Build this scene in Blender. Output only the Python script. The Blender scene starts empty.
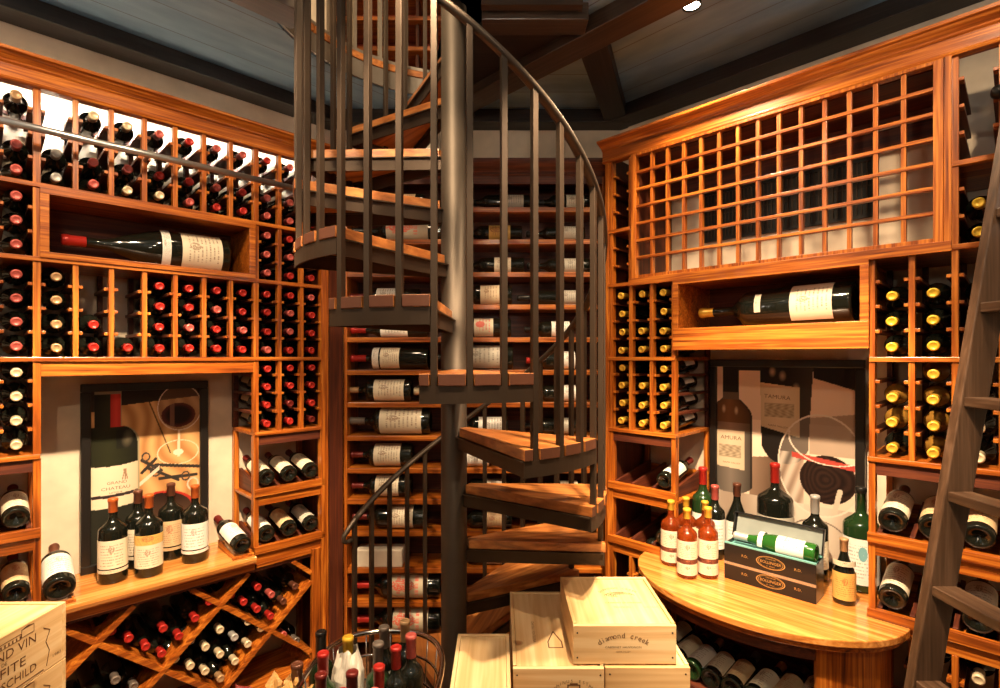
import bpy, bmesh, math, random
from mathutils import Matrix, Vector
random.seed(7)
R2 = math.sqrt(2.0)
H = 1.60                      # camera height; frame heights are measured from it
PI = math.pi
sc = bpy.context.scene
COL = sc.collection

# ------------------------------------------------------------------ materials
MATS = {}
def newmat(name):
    m = bpy.data.materials.new(name); m.use_nodes = True
    nt = m.node_tree
    b = nt.nodes['Principled BSDF']
    return m, nt, b
def N(nt, typ, **kw):
    n = nt.nodes.new(typ)
    for k, v in kw.items(): setattr(n, k, v)
    return n
def ramp(nt, stops):
    r = N(nt, 'ShaderNodeValToRGB')
    e = r.color_ramp.elements
    e[0].position, e[0].color = stops[0][0], (*stops[0][1], 1)
    e[1].position, e[1].color = stops[-1][0], (*stops[-1][1], 1)
    for p, c in stops[1:-1]:
        x = e.new(p); x.color = (*c, 1)
    return r
def plain(name, col, rough=.5, metal=0, coat=0, spec=.5, trans=0, ior=1.45, sheen=0):
    if name in MATS: return MATS[name]
    m, nt, b = newmat(name)
    tc = N(nt, 'ShaderNodeTexCoord'); nz = N(nt, 'ShaderNodeTexNoise')
    nz.inputs['Scale'].default_value = 9; nz.inputs['Detail'].default_value = 3
    nt.links.new(tc.outputs['Object'], nz.inputs['Vector'])
    r = ramp(nt, [(.25, tuple(c*.85 for c in col)), (.75, tuple(min(1, c*1.12) for c in col))])
    nt.links.new(nz.outputs['Fac'], r.inputs['Fac']); nt.links.new(r.outputs['Color'], b.inputs['Base Color'])
    b.inputs['Roughness'].default_value = rough; b.inputs['Metallic'].default_value = metal
    b.inputs['Coat Weight'].default_value = coat; b.inputs['Coat Roughness'].default_value = .12
    b.inputs['Specular IOR Level'].default_value = spec
    b.inputs['Transmission Weight'].default_value = trans; b.inputs['IOR'].default_value = ior
    MATS[name] = m; return m
def wood(name, axis, dark, mid, light, rough=.35, coat=.25, scale=1.0, knots=False):
    if name in MATS: return MATS[name]
    m, nt, b = newmat(name)
    tc = N(nt, 'ShaderNodeTexCoord'); mp = N(nt, 'ShaderNodeMapping')
    s = [38*scale]*3; s[axis] = 1.6*scale
    mp.inputs['Scale'].default_value = s
    nt.links.new(tc.outputs['Object'], mp.inputs['Vector'])
    n1 = N(nt, 'ShaderNodeTexNoise'); n1.inputs['Scale'].default_value = 1.0; n1.inputs['Detail'].default_value = 6; n1.inputs['Distortion'].default_value = 1.6
    nt.links.new(mp.outputs['Vector'], n1.inputs['Vector'])
    mp2 = N(nt, 'ShaderNodeMapping'); s2 = [150*scale]*3; s2[axis] = 5*scale; mp2.inputs['Scale'].default_value = s2
    nt.links.new(tc.outputs['Object'], mp2.inputs['Vector'])
    n2 = N(nt, 'ShaderNodeTexNoise'); n2.inputs['Scale'].default_value = 1.0; n2.inputs['Detail'].default_value = 2
    nt.links.new(mp2.outputs['Vector'], n2.inputs['Vector'])
    mx = N(nt, 'ShaderNodeMath', operation='MULTIPLY_ADD'); mx.inputs[1].default_value = .35
    nt.links.new(n2.outputs['Fac'], mx.inputs[0]); 
    sub = N(nt, 'ShaderNodeMath', operation='MULTIPLY'); sub.inputs[1].default_value = .72
    nt.links.new(n1.outputs['Fac'], sub.inputs[0]); nt.links.new(sub.outputs[0], mx.inputs[2])
    r = ramp(nt, [(.34, dark), (.52, mid), (.68, light)])
    nt.links.new(mx.outputs[0], r.inputs['Fac'])
    out = r.outputs['Color']
    if knots:
        v = N(nt, 'ShaderNodeTexVoronoi'); v.inputs['Scale'].default_value = 4.2
        nt.links.new(tc.outputs['Object'], v.inputs['Vector'])
        kr = ramp(nt, [(.045, (.30, .13, .04)), (.085, (1, 1, 1))])
        nt.links.new(v.outputs['Distance'], kr.inputs['Fac'])
        mm = N(nt, 'ShaderNodeMix', data_type='RGBA', blend_type='MULTIPLY'); mm.inputs['Factor'].default_value = .8
        nt.links.new(out, mm.inputs['A']); nt.links.new(kr.outputs['Color'], mm.inputs['B']); out = mm.outputs['Result']
    nt.links.new(out, b.inputs['Base Color'])
    b.inputs['Roughness'].default_value = rough; b.inputs['Coat Weight'].default_value = coat; b.inputs['Coat Roughness'].default_value = .18
    bp = N(nt, 'ShaderNodeBump'); bp.inputs['Strength'].default_value = .12; bp.inputs['Distance'].default_value = .002
    nt.links.new(mx.outputs[0], bp.inputs['Height']); nt.links.new(bp.outputs['Normal'], b.inputs['Normal'])
    MATS[name] = m; return m
OAK = [wood('oak_%s' % 'xyz'[a], a, (.078, .012, .002), (.33, .078, .007), (.60, .20, .024)) for a in range(3)]
DOAK = [wood('dark_shaded_oak_%s' % 'xyz'[a], a, (.030, .006, .003), (.075, .014, .005), (.14, .032, .008), .55, .05) for a in range(3)]  # dark oak; on inner rails and under the counter it stands for shade
PINE = [wood('pine_%s' % 'xyz'[a], a, (.52, .30, .12), (.70, .46, .22), (.80, .59, .33), .5, .05, .45, True) for a in range(3)]
TREADW = wood('tread_wood', 0, (.16, .045, .010), (.37, .120, .026), (.55, .22, .058), .4, .2, .5, True)
COUNTERW = wood('counter_wood', 0, (.34, .105, .02), (.58, .22, .045), (.76, .36, .10), .2, .7, .7)
STEEL = plain('bronze_steel', (.046, .029, .018), .5, .5)
STEELL = plain('bare_steel', (.30, .26, .22), .42, .8)
CHROME = plain('chrome', (.75, .73, .70), .12, 1)
LADDERM = wood('ladder_wood', 2, (.030, .014, .007), (.062, .032, .017), (.105, .058, .034), .42, .2)
LADDERY = wood('ladder_wood_y', 1, (.030, .014, .007), (.062, .032, .017), (.105, .058, .034), .42, .2)
BEAM = wood('dark_beam', 0, (.006, .004, .003), (.014, .009, .007), (.028, .019, .014), .5, .05)
BEAMB = wood('brown_beam', 0, (.020, .011, .007), (.038, .022, .014), (.06, .036, .022), .42, .2)
PLASTER = plain('plaster', (.72, .60, .46), .85)
GLASS = plain('bottle_glass', (.0075, .0085, .006), .07, 0, .3)
GREENG = plain('green_glass', (.012, .034, .010), .07, 0, .3)
AMBER = plain('amber_wine_glass', (.40, .065, .010), .06, 0, .3, trans=.7, ior=1.33)
PALEG = plain('pale_wine_glass', (.34, .17, .03), .07, 0, .3, trans=.4, ior=1.33)
BLACKF = plain('black_frame', (.012, .010, .009), .35, 0, .2)
BLACKM = plain('black_metal', (.015, .014, .013), .4, .5)
INK = plain('brown_ink', (.13, .055, .020), .7)
INKD = plain('dark_ink', (.03, .018, .012), .7)
GOLD = plain('gold_print', (.62, .42, .16), .35, .6)
def capmat(key):
    c = {'red': (.42, .022, .016), 'pink': (.50, .10, .085), 'gold': (.72, .42, .045), 'yellow': (.80, .50, .04),
         'dkred': (.14, .014, .011), 'orange': (.55, .12, .025), 'black': (.014, .013, .012), 'silver': (.46, .45, .43),
         'tan': (.46, .28, .14), 'cream': (.70, .58, .38), 'brown': (.13, .045, .025), 'grey': (.16, .13, .11), 'copper': (.45, .2, .07)}[key]
    return plain('foil_' + key, c, .33, .25, .1)
def paper(key):
    name = 'paper_' + key
    if name in MATS: return MATS[name]
    spec = {k_: (a_, tuple(x_*1.5 for x_ in b_), int(c_*1.5)) for k_, (a_, b_, c_) in {'cream': ((.76, .68, .52), (.20, .12, .07), 7), 'white': ((.84, .82, .76), (.22, .18, .15), 6),
            'tan': ((.66, .48, .27), (.30, .10, .05), 8), 'grey': ((.52, .48, .40), (.12, .10, .08), 6),
            'yellow': ((.72, .46, .12), (.25, .08, .03), 6), 'orange': ((.74, .44, .12), (.30, .07, .02), 9),
            'flower': ((.66, .58, .42), (.60, .05, .02), 3), 'redoval': ((.74, .66, .5), (.5, .03, .02), 4),
            'kraft': ((.76, .62, .42), (.25, .12, .05), 5), 'band': ((.10, .02, .015), (.3, .1, .04), 4),
            'teal': ((.86, .85, .80), (.25, .24, .22), 9)}.items()}[key]
    pc, ic, nl = spec
    m, nt, b = newmat(name)
    tc = N(nt, 'ShaderNodeTexCoord'); sp = N(nt, 'ShaderNodeSeparateXYZ')
    nt.links.new(tc.outputs['UV'], sp.inputs[0])
    def mth(op, a, bb=None, c=None):
        n = N(nt, 'ShaderNodeMath', operation=op)
        for i, v in enumerate((a, bb, c)):
            if v is None: continue
            if isinstance(v, (int, float)): n.inputs[i].default_value = v
            else: nt.links.new(v, n.inputs[i])
        return n.outputs[0]
    u, v = sp.outputs[0], sp.outputs[1]
    fr = mth('FRACT', mth('MULTIPLY', v, float(nl)))
    line = mth('LESS_THAN', fr, .38)
    cb = N(nt, 'ShaderNodeCombineXYZ'); nt.links.new(mth('MULTIPLY', u, 60.), cb.inputs[0])
    nt.links.new(mth('MULTIPLY', mth('FLOOR', mth('MULTIPLY', v, float(nl))), 7.3), cb.inputs[1])
    nz = N(nt, 'ShaderNodeTexNoise'); nz.inputs['Scale'].default_value = 1.; nz.inputs['Detail'].default_value = 1
    nt.links.new(cb.outputs[0], nz.inputs['Vector'])
    ink = mth('GREATER_THAN', nz.outputs['Fac'], .5)
    cen = mth('LESS_THAN', mth('ABSOLUTE', mth('SUBTRACT', u, .5)), .27)
    vin = mth('LESS_THAN', mth('ABSOLUTE', mth('SUBTRACT', v, .48)), .38)
    mask = mth('MULTIPLY', mth('MULTIPLY', line, ink), mth('MULTIPLY', cen, vin))
    # a crest near the top of the sheet
    du = mth('MULTIPLY', mth('SUBTRACT', u, .5), 2.0); dv = mth('SUBTRACT', v, .68)
    dist = mth('SQRT', mth('ADD', mth('MULTIPLY', du, du), mth('MULTIPLY', dv, dv)))
    n3 = N(nt, 'ShaderNodeTexNoise'); n3.inputs['Scale'].default_value = 24
    nt.links.new(tc.outputs['UV'], n3.inputs['Vector'])
    R = {'flower': .34, 'redoval': .24, 'teal': .16, 'tan': .18, 'yellow': .3}.get(key, .14)
    crest = mth('MULTIPLY', mth('LESS_THAN', dist, R), mth('GREATER_THAN', n3.outputs['Fac'], .30 if key in ('redoval', 'teal') else .47))
    a = mth('MAXIMUM', mask, crest)
    mx = N(nt, 'ShaderNodeMix', data_type='RGBA'); mx.inputs['A'].default_value = (*pc, 1); mx.inputs['B'].default_value = (*ic, 1)
    if key == 'teal':
        m2 = N(nt, 'ShaderNodeMix', data_type='RGBA'); m2.inputs['A'].default_value = (*ic, 1); m2.inputs['B'].default_value = (.03, .33, .40, 1)
        nt.links.new(crest, m2.inputs['Factor']); nt.links.new(m2.outputs['Result'], mx.inputs['B'])
    nt.links.new(mth('MULTIPLY', a, .8), mx.inputs['Factor'])
    nt.links.new(mx.outputs['Result'], b.inputs['Base Color']); b.inputs['Roughness'].default_value = .55
    MATS[name] = m; return m

def planks(name, ang, c1, c2):
    m, nt, b = newmat(name)
    tc = N(nt, 'ShaderNodeTexCoord'); mp = N(nt, 'ShaderNodeMapping'); mp.inputs['Rotation'].default_value = (0, 0, ang)
    nt.links.new(tc.outputs['Object'], mp.inputs['Vector'])
    sp = N(nt, 'ShaderNodeSeparateXYZ'); nt.links.new(mp.outputs[0], sp.inputs[0])
    mu = N(nt, 'ShaderNodeMath', operation='MULTIPLY'); mu.inputs[1].default_value = 6.0; nt.links.new(sp.outputs[1], mu.inputs[0])
    fr = N(nt, 'ShaderNodeMath', operation='FRACT'); nt.links.new(mu.outputs[0], fr.inputs[0])
    gp = N(nt, 'ShaderNodeMath', operation='GREATER_THAN'); gp.inputs[1].default_value = .03; nt.links.new(fr.outputs[0], gp.inputs[0])
    m2 = N(nt, 'ShaderNodeMapping'); m2.inputs['Scale'].default_value = (2.5, 9, 3); nt.links.new(mp.outputs[0], m2.inputs['Vector'])
    nz = N(nt, 'ShaderNodeTexNoise'); nz.inputs['Scale'].default_value = 1.3; nz.inputs['Detail'].default_value = 6; nt.links.new(m2.outputs[0], nz.inputs['Vector'])
    r = ramp(nt, [(.3, c1), (.7, c2)]); nt.links.new(nz.outputs['Fac'], r.inputs['Fac'])
    mx = N(nt, 'ShaderNodeMix', data_type='RGBA'); mx.inputs['A'].default_value = (.10, .12, .135, 1)
    nt.links.new(gp.outputs[0], mx.inputs['Factor']); nt.links.new(r.outputs[0], mx.inputs['B'])
    nt.links.new(mx.outputs['Result'], b.inputs['Base Color']); b.inputs['Roughness'].default_value = .6
    return m
# ------------------------------------------------------------------ mesh builder
class MB:
    def __init__(s): s.v = []; s.f = []; s.uv = {}; s.smooth = set()
    def add(s, vs, fs, smooth=False):
        o = len(s.v); s.v += [Vector(p) for p in vs]
        for f in fs:
            if smooth: s.smooth.add(len(s.f))
            s.f.append([i+o for i in f])
        return s
    def box(s, x0, x1, y0, y1, z0, z1, M=None):
        vs = [Vector((x, y, z)) for z in (z0, z1) for y in (y0, y1) for x in (x0, x1)]
        if M is not None: vs = [M @ p for p in vs]
        return s.add(vs, [(0, 2, 3, 1), (4, 5, 7, 6), (0, 1, 5, 4), (2, 6, 7, 3), (0, 4, 6, 2), (1, 3, 7, 5)])
    def prism(s, pts, lo, hi, axis='z', M=None):
        """pts: 2D outline; extruded along axis. z:(x,y) x:(y,z) y:(x,z)"""
        def mk(a, b, c): return {'z': (a, b, c), 'x': (c, a, b), 'y': (a, c, b)}[axis]
        n = len(pts); vs = [Vector(mk(a, b, lo)) for a, b in pts] + [Vector(mk(a, b, hi)) for a, b in pts]
        if M is not None: vs = [M @ p for p in vs]
        return s.add(vs, [tuple(range(n-1, -1, -1)), tuple(range(n, 2*n))] + [(i, (i+1) % n, n+(i+1) % n, n+i) for i in range(n)])
    def beam(s, p, q, w, h, up=(0, 0, 1)):
        p, q = Vector(p), Vector(q); d = (q-p).normalized(); u = Vector(up); sd = d.cross(u).normalized(); u = sd.cross(d)
        vs = []
        for c in (p, q):
            for a, b in ((-1, -1), (1, -1), (1, 1), (-1, 1)): vs.append(c+sd*(a*w/2)+u*(b*h/2))
        return s.add(vs, [(0, 1, 2, 3), (7, 6, 5, 4), (0, 4, 5, 1), (1, 5, 6, 2), (2, 6, 7, 3), (3, 7, 4, 0)])
    def tube(s, path, r, n=8, closed=False, caps=True):
        path = [Vector(p) for p in path]; m = len(path); vs = []; fs = []
        prev = None
        for i, p in enumerate(path):
            a = path[i-1] if (i or closed) else p; b = path[(i+1) % m] if (i < m-1 or closed) else p
            d = (b-a).normalized()
            if prev is None:
                u = d.orthogonal().normalized()
            else:
                u = (prev - d*prev.dot(d)).normalized()
            prev = u; w = d.cross(u)
            rr = r[i] if isinstance(r, (list, tuple)) else r
            for k in range(n):
                t = 2*PI*k/n; vs.append(p+(u*math.cos(t)+w*math.sin(t))*rr)
        for i in range(m if closed else m-1):
            j = (i+1) % m
            for k in range(n): fs.append((i*n+k, i*n+(k+1) % n, j*n+(k+1) % n, j*n+k))
        s.add(vs, fs, True)
        if caps and not closed:
            o = len(s.v)-len(vs)
            s.f.append([o+k for k in range(n-1, -1, -1)]); s.f.append([o+(m-1)*n+k for k in range(n)])
        return s
    def lathe(s, prof, n=24, c=(0, 0, 0), smooth=True):
        vs = []; fs = []; m = len(prof)
        for r, z in prof:
            for k in range(n):
                t = 2*PI*k/n; vs.append((c[0]+r*math.cos(t), c[1]+r*math.sin(t), c[2]+z))
        for i in range(m-1):
            for k in range(n): fs.append((i*n+k, i*n+(k+1) % n, (i+1)*n+(k+1) % n, (i+1)*n+k))
        return s.add(vs, fs, smooth)
    def xf(s, M):
        s.v = [M @ p for p in s.v]; return s
WM = {}
def mesh_of(mb, mat, name, M=None):
    me = bpy.data.meshes.new(name)
    vs = [(M @ p) if M is not None else p for p in mb.v]
    me.from_pydata([tuple(p) for p in vs], [], mb.f)
    if mb.uv:
        uvl = me.uv_layers.new(name='UVMap')
        for li, l in enumerate(me.loops): uvl.data[li].uv = mb.uv.get(l.vertex_index, (0, 0))
    for i, p in enumerate(me.polygons): p.use_smooth = i in mb.smooth
    me.validate()
    if mat: me.materials.append(mat)
    return me
def link(name, data, M, parent=None):
    o = bpy.data.objects.new(name, data); COL.objects.link(o)
    if parent is not None: o.parent = parent
    o.matrix_local = M
    WM[o.name] = (WM[parent.name] @ M) if parent is not None else M.copy()
    return o
def tag(o, label=None, cat=None, group=None, kind=None):
    if label: o['label'] = label
    if cat: o['category'] = cat
    if group: o['group'] = group
    if kind: o['kind'] = kind
    return o
def build(name, mb, mat, parent=None, F=Matrix(), bev=0, org=None):
    """mesh whose verts are given in frame F; origin at parent or at org (frame coordinates) with F's rotation"""
    if parent is not None:
        M = WM[parent.name].inverted() @ F; o = link(name, mesh_of(mb, mat, name, M), Matrix(), parent)
    else:
        if org is None:
            xs = [p.x for p in mb.v]; ys = [p.y for p in mb.v]; org = ((min(xs)+max(xs))/2, (min(ys)+max(ys))/2, min(p.z for p in mb.v))
        T = F @ Matrix.Translation(org)
        o = link(name, mesh_of(mb, mat, name, T.inverted() @ F), T)
    if bev:
        b = o.modifiers.new('bevel', 'BEVEL'); b.width = bev; b.segments = 2; b.limit_method = 'ANGLE'
    return o
def empty(name, F, loc, label, cat, group=None):
    o = link(name, None, F @ Matrix.Translation(loc)); o.empty_display_size = .1
    return tag(o, label, cat, group)
CL, CR = 3.5, 3.1
FL = Matrix.Translation((-CL, 0, H)) @ Matrix.Rotation(PI/4, 4, 'Z')
FR = Matrix.Translation((CR, 0, H)) @ Matrix.Rotation(-PI/4, 4, 'Z')
FW = Matrix.Translation((0, 0, H))
def px(x, y, Y): return Vector(((x-500)/520*Y, Y, (357-y)/520*Y))       # photo measure at a given depth
def pxz(x, y, z): return px(x, y, -z*520/(y-357))                        # photo measure at a given height
# ------------------------------------------------------------------ bottles
def bprof(h, r, style):
    k = h/.30
    nr = .0140*min(1.35, k**.6)
    if style == 'burg':
        mid = [(r, .42*h), (r*.97, .47*h), (r*.86, .53*h), (r*.68, .60*h), (r*.50, .67*h), (nr*1.08, .76*h), (nr, .82*h)]
    elif style == 'champ':
        mid = [(r, .48*h), (r*.96, .53*h), (r*.84, .59*h), (r*.64, .66*h), (nr*1.3, .74*h), (nr*1.05, .82*h)]
    else:
        mid = [(r, .61*h), (r*.985, .635*h), (r*.90, .662*h), (r*.72, .685*h), (r*.53, .71*h), (nr*1.12, .745*h), (nr, .78*h)]
    body = [(.0005, .10*r+.018*k), (r*.35, .014*k), (r*.62, .003), (r*.86, 0), (r*.97, .003), (r, .010)] + mid + [(nr, .955*h), (nr*1.12, .958*h), (nr*1.12, .985*h), (nr, .99*h), (.0005, .99*h)]
    return body, nr
MESHC = {}
def bottle_meshes(h, r, style, glass, cap, lab, seg, caplen):
    key = (h, r, style, glass.name, cap, lab, seg, caplen)
    if key in MESHC: return MESHC[key]
    prof, nr = bprof(h, r, style)
    b = mesh_of(MB().lathe(prof, seg), glass, 'bottle_glass')
    c = None
    if cap:
        z0 = h*(1-caplen)
        cp = [(nr+.0008, z0), (nr+.0012, z0+.001), (nr+.0012, .952*h), (nr*1.12+.0012, .957*h), (nr*1.12+.0012, .990*h), (nr*1.0, .999*h), (nr*.8, h), (nr*.74, .9965*h), (.0004, .9965*h)]
        c = mesh_of(MB().lathe(cp, max(12, seg-4)), capmat(cap), 'foil_capsule')
    ls = []
    for (kind, z0, z1, half) in (lab or ()):
        m = MB(); n = 16; rr = r+.0007
        for j, z in enumerate((z0*h, z1*h)):
            for i in range(n+1):
                t = -PI/2-half+2*half*i/n
                m.v.append(Vector((rr*math.cos(t), rr*math.sin(t), z))); m.uv[len(m.v)-1] = (i/n, j)
        for i in range(n): m.smooth.add(len(m.f)); m.f.append([i, i+1, n+2+i, n+1+i])
        o = len(m.v)
        ls.append(mesh_of(m, paper(kind), 'paper_label'))
    MESHC[key] = (b, c, ls); return MESHC[key]
L1 = lambda k='cream': ((k, .14, .48, 1.5),)
NB = [0]
def bottle(F, base, axis, face, label, group, h=.285, r=.0372, style='bord', glass=None, cap='red', lab=None, seg=20, caplen=.19, name='wine_bottle', cat='wine bottle'):
    b, c, ls = bottle_meshes(h, r, style, glass or GLASS, cap, lab, seg, caplen)
    a = Vector(axis).normalized(); f = Vector(face); f = (f - a*f.dot(a)).normalized()
    y = -f; x = y.cross(a)
    M = Matrix(((x.x, y.x, a.x, base[0]), (x.y, y.y, a.y, base[1]), (x.z, y.z, a.z, base[2]), (0, 0, 0, 1)))
    o = link(name, b, F @ M); tag(o, label, cat, group); NB[0] += 1
    if c: link('foil_capsule', c, Matrix(), o)
    for i, l in enumerate(ls):
        k = link('paper_label', l, Matrix(), o)
    return o
ORD = ['bottom', 'second', 'third', 'fourth', 'fifth', 'sixth', 'seventh', 'eighth', 'ninth', 'tenth', 'eleventh', 'twelfth']
NUM = ['first', 'second', 'third', 'fourth', 'fifth', 'sixth', 'seventh', 'eighth', 'ninth', 'tenth', 'eleventh', 'twelfth']
PITCH = .086
def cellbottle(F, x, zs, j, label, group, cap, glass=None, lab=None, dy=0., style='bord', h=.285):
    t = random.uniform(.055, .08); dy += random.uniform(-.006, .006)
    ax = Vector((random.uniform(-.012, .012), -math.cos(t), -math.sin(t)))
    zb = zs+.0535+PITCH*j
    return bottle(F, (x-ax.x*.28, h+.004+dy, zb), ax, (0, 0, 1), label, group, cap=cap, glass=glass, lab=lab, style=style, h=h)
def display(F, x, zs, label, group, lab, cap='dkred', h=.285, r=.0372, tilt=.21, y0=.012, dx=0., glass=None, style='bord'):
    return bottle(F, (x, y0, zs+r+.008), (dx, math.cos(tilt), math.sin(tilt)), (-.1 if F is FR else .1, -.35, 1), label, group, cap=cap, lab=lab, h=h, r=r, seg=28, glass=glass, style=style)
# ------------------------------------------------------------------ text
def text_verts(s, size, align='CENTER'):
    cu = bpy.data.curves.new('t', 'FONT'); cu.body = s; cu.size = size; cu.align_x = align; cu.align_y = 'CENTER'; cu.resolution_u = 2
    ob = bpy.data.objects.new('t', cu); COL.objects.link(ob)
    me = bpy.data.meshes.new_from_object(ob.evaluated_get(bpy.context.evaluated_depsgraph_get()))
    vs = [v.co.copy() for v in me.vertices]; fs = [tuple(p.vertices) for p in me.polygons]
    bpy.data.objects.remove(ob); bpy.data.curves.remove(cu); bpy.data.meshes.remove(me)
    return vs, fs
def add_text(mb, s, size, fn, align='CENTER', sx=1.0):
    vs, fs = text_verts(s, size, align)
    mb.add([fn(v.x*sx, v.y) for v in vs], fs)
# ------------------------------------------------------------------ room shell
BW, BE, BS = -2.3, 2.15, -1.7         # side walls and the wall behind the camera
CWL, CWR, YB = 3.92, 3.637, 2.955
def struct(name, mb, mat, F=FW, **k): return tag(build(name, mb, mat, None, F, **k), kind='structure')
TOP = 3.9
pl = lambda x0, y0, x1, y1, z0, z1: MB()
def wallseg(name, p, q, z0, z1, mat, th=.08):
    p, q = Vector((*p, 0)), Vector((*q, 0)); d = (q-p).normalized(); n = Vector((d.y, -d.x, 0))   # thickness goes to the outside
    pts = [(p.x, p.y), (q.x, q.y), (q.x-n.x*th, q.y-n.y*th), (p.x-n.x*th, p.y-n.y*th)]
    struct(name, MB().prism(pts, z0, z1), mat)
cornL, cornR = (YB-CWL, YB), (CWR-YB, YB)
wallseg('wall_left', (BW, BW+CWL), cornL, -H, TOP, PLASTER)
wallseg('wall_back', cornL, cornR, -H, 1.44, PLASTER)
wallseg('wall_right', cornR, (BE, CWR-BE), -H, TOP, PLASTER)
wallseg('wall_east', (BE, CWR-BE), (BE, BS), -H, TOP, PLASTER)
wallseg('wall_south', (BE, BS), (BW, BS), -H, TOP, PLASTER)
wallseg('wall_west', (BW, BS), (BW, BW+CWL), -H, TOP, PLASTER)
FLOORM = wood('floor_boards', 0, (.10, .04, .015), (.18, .075, .03), (.26, .12, .05), .4, .2)
struct('floor', MB().prism([(BW-.1, BS-.1), (BE+.1, BS-.1), (BE+.1, 3.3), (BW-.1, 3.3)], -H-.06, -H), FLOORM)
PX, PY, R = -.18, 2.03, .585          # newel pole and stair radius
def pol(r, deg, z=0): return Vector((PX+r*math.cos(math.radians(deg)), PY+r*math.sin(math.radians(deg)), z))
ZC = 1.36
RO = .735
arc = [pol(RO, a) for a in range(-78, -262, -8)]      # clockwise round the left of the stairwell
arcp = [(p.x, p.y) for p in arc]
blue1, blue2 = (.13, .22, .30), (.23, .35, .45)
CEL = planks('ceiling_planks_left', -PI/4, blue1, blue2); CER = planks('ceiling_planks_right', PI/4, blue1, blue2); CEB = planks('ceiling_planks_back', 0, blue1, blue2)
xa, ya = arcp[0]; xe, ye = arcp[-1]
struct('ceiling_left', MB().prism([(xa, BS), (BW, BS), (BW, BW+CWL), cornL, (xe, ye)] + arcp[::-1][1:], ZC, 1.485), CEL, org=(0, 0, 0))
j0 = (.372, 2.2)
struct('ceiling_back', MB().prism([cornL, cornR, j0, (xe, ye+.0)], ZC, 1.485), CEB, org=(0, 0, 0))
struct('ceiling_right', MB().prism([(xa, BS), (xa, ya), (-.07, ya), (-.07, ye-.15), (xe, ye), j0, cornR, (BE, CWR-BE), (BE, BS)], ZC, 1.485), CER, org=(0, 0, 0))
struct('ceiling_upper', MB().prism([(BW, BS), (BE, BS), (BE, 4.2), (BW, 4.2)], TOP, TOP+.08), PLASTER)
wallseg('wall_upper_back', (-1.9, 3.35), (1.3, 3.35), 1.40, TOP, PLASTER)
nb = 1
def sbeam(p, q, w, z0, z1, mat):
    """ceiling beam; p, q are the ends of its centre line in plan"""
    global nb
    p, q = Vector((*p, 0)), Vector((*q, 0)); L = (q-p).length; a = math.atan2(q.y-p.y, q.x-p.x)
    F = FW @ Matrix.Translation(p) @ Matrix.Rotation(a, 4, 'Z')
    struct('trim_%d' % nb, MB().box(0, L, -w/2, w/2, z0, z1), mat, F, bev=.004, org=(0, 0, z0)); nb += 1
def ln(c, side, Y):                       # a plan point on a line parallel to the left / right wall
    return (Y-c, Y) if side == 'L' else (c-Y, Y)
sbeam(ln(3.825, 'L', 1.5), ln(3.825, 'L', 3.0), .13, 1.29, ZC, BEAM)
sbeam(ln(3.545, 'R', 1.4), ln(3.545, 'R', 3.0), .13, 1.289, ZC, BEAM)
sbeam((-1.0, 2.90), (.72, 2.90), .11, 1.286, ZC, BEAM)
sbeam(ln(2.80, 'L', .6), ln(2.80, 'L', 2.02), .13, 1.30, ZC, BEAMB)
sbeam(ln(2.51, 'R', 1.0), ln(2.51, 'R', 2.88), .13, 1.29, ZC, BEAMB)
sbeam((.385, 2.17), (.672, 2.95), .12, 1.295, ZC, BEAM)
sbeam((-.07, 2.04), (.34, 2.04), .10, 1.292, ZC, BEAMB)
struct('trim_%d' % nb, MB().prism([(-.07, 2.09), (.40, 2.09), (-.30, 2.80), (-.36, 2.74)], 1.335, ZC-.001), BEAM); nb += 1
struct('trim_%d' % nb, MB().box(-.07, .31, 1.94, 1.975, 1.315, ZC), BEAMB); nb += 1

# ------------------------------------------------------------------ rack helpers
def crown(x0, x1, F, parent, left_ret=None, yback=.0):
    prof = [(.03, .955), (-.012, .955), (-.016, .962), (-.012, .968), (-.012, 1.012), (-.020, 1.016), (-.022, 1.022), (-.032, 1.028), (-.044, 1.034), (-.050, 1.038), (-.062, 1.041), (-.064, 1.052), (.03, 1.052)]
    m = MB().prism([(a, b) for a, b in prof], x0, x1, 'x')
    o = build('crown_moulding', m, OAK[0], parent, F, bev=.0015); return o
def upright(F, parent, x, z0, z1, depth, rows=None, zs=None, w=.019, tabs=(1, 1), side=False):
    w -= .002
    m = MB().box(x-w/2, x+w/2, 0, .032, z0, z1)
    rm = MB().box(x-w/2, x+w/2, depth-.03, depth-.002, z0, z1)
    if rows:
        for j in range(1, rows+1):
            z = zs+PITCH*j
            if z > z1-.012: break
            a = x-w/2-(.013 if tabs[0] else 0); b = x+w/2+(.013 if tabs[1] else 0)
            m.box(a, b, .0335, .040, z-.003, z+.008); rm.box(a, b, .041, depth-.031, z-.003, z+.008)
            if tabs[0]: m.box(a, x-w/2-.0003, .004, .033, z-.003, z+.008)
            if tabs[1]: m.box(x+w/2+.0003, b, .004, .033, z-.003, z+.008)
    o = build('upright', m, OAK[2], parent, F, bev=.001)
    build('inner_rails', rm, DOAK[1], o, F)  # rails behind the light tips coloured dark for the shade inside the rack
    return o
def shelf(F, parent, x0, x1, z, depth, th=.017, ov=.006, name='shelf', mat=None):
    return build(name, MB().box(x0, x1, -ov, depth-.002, z-th, z), mat or OAK[0], parent, F, bev=.002)
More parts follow.
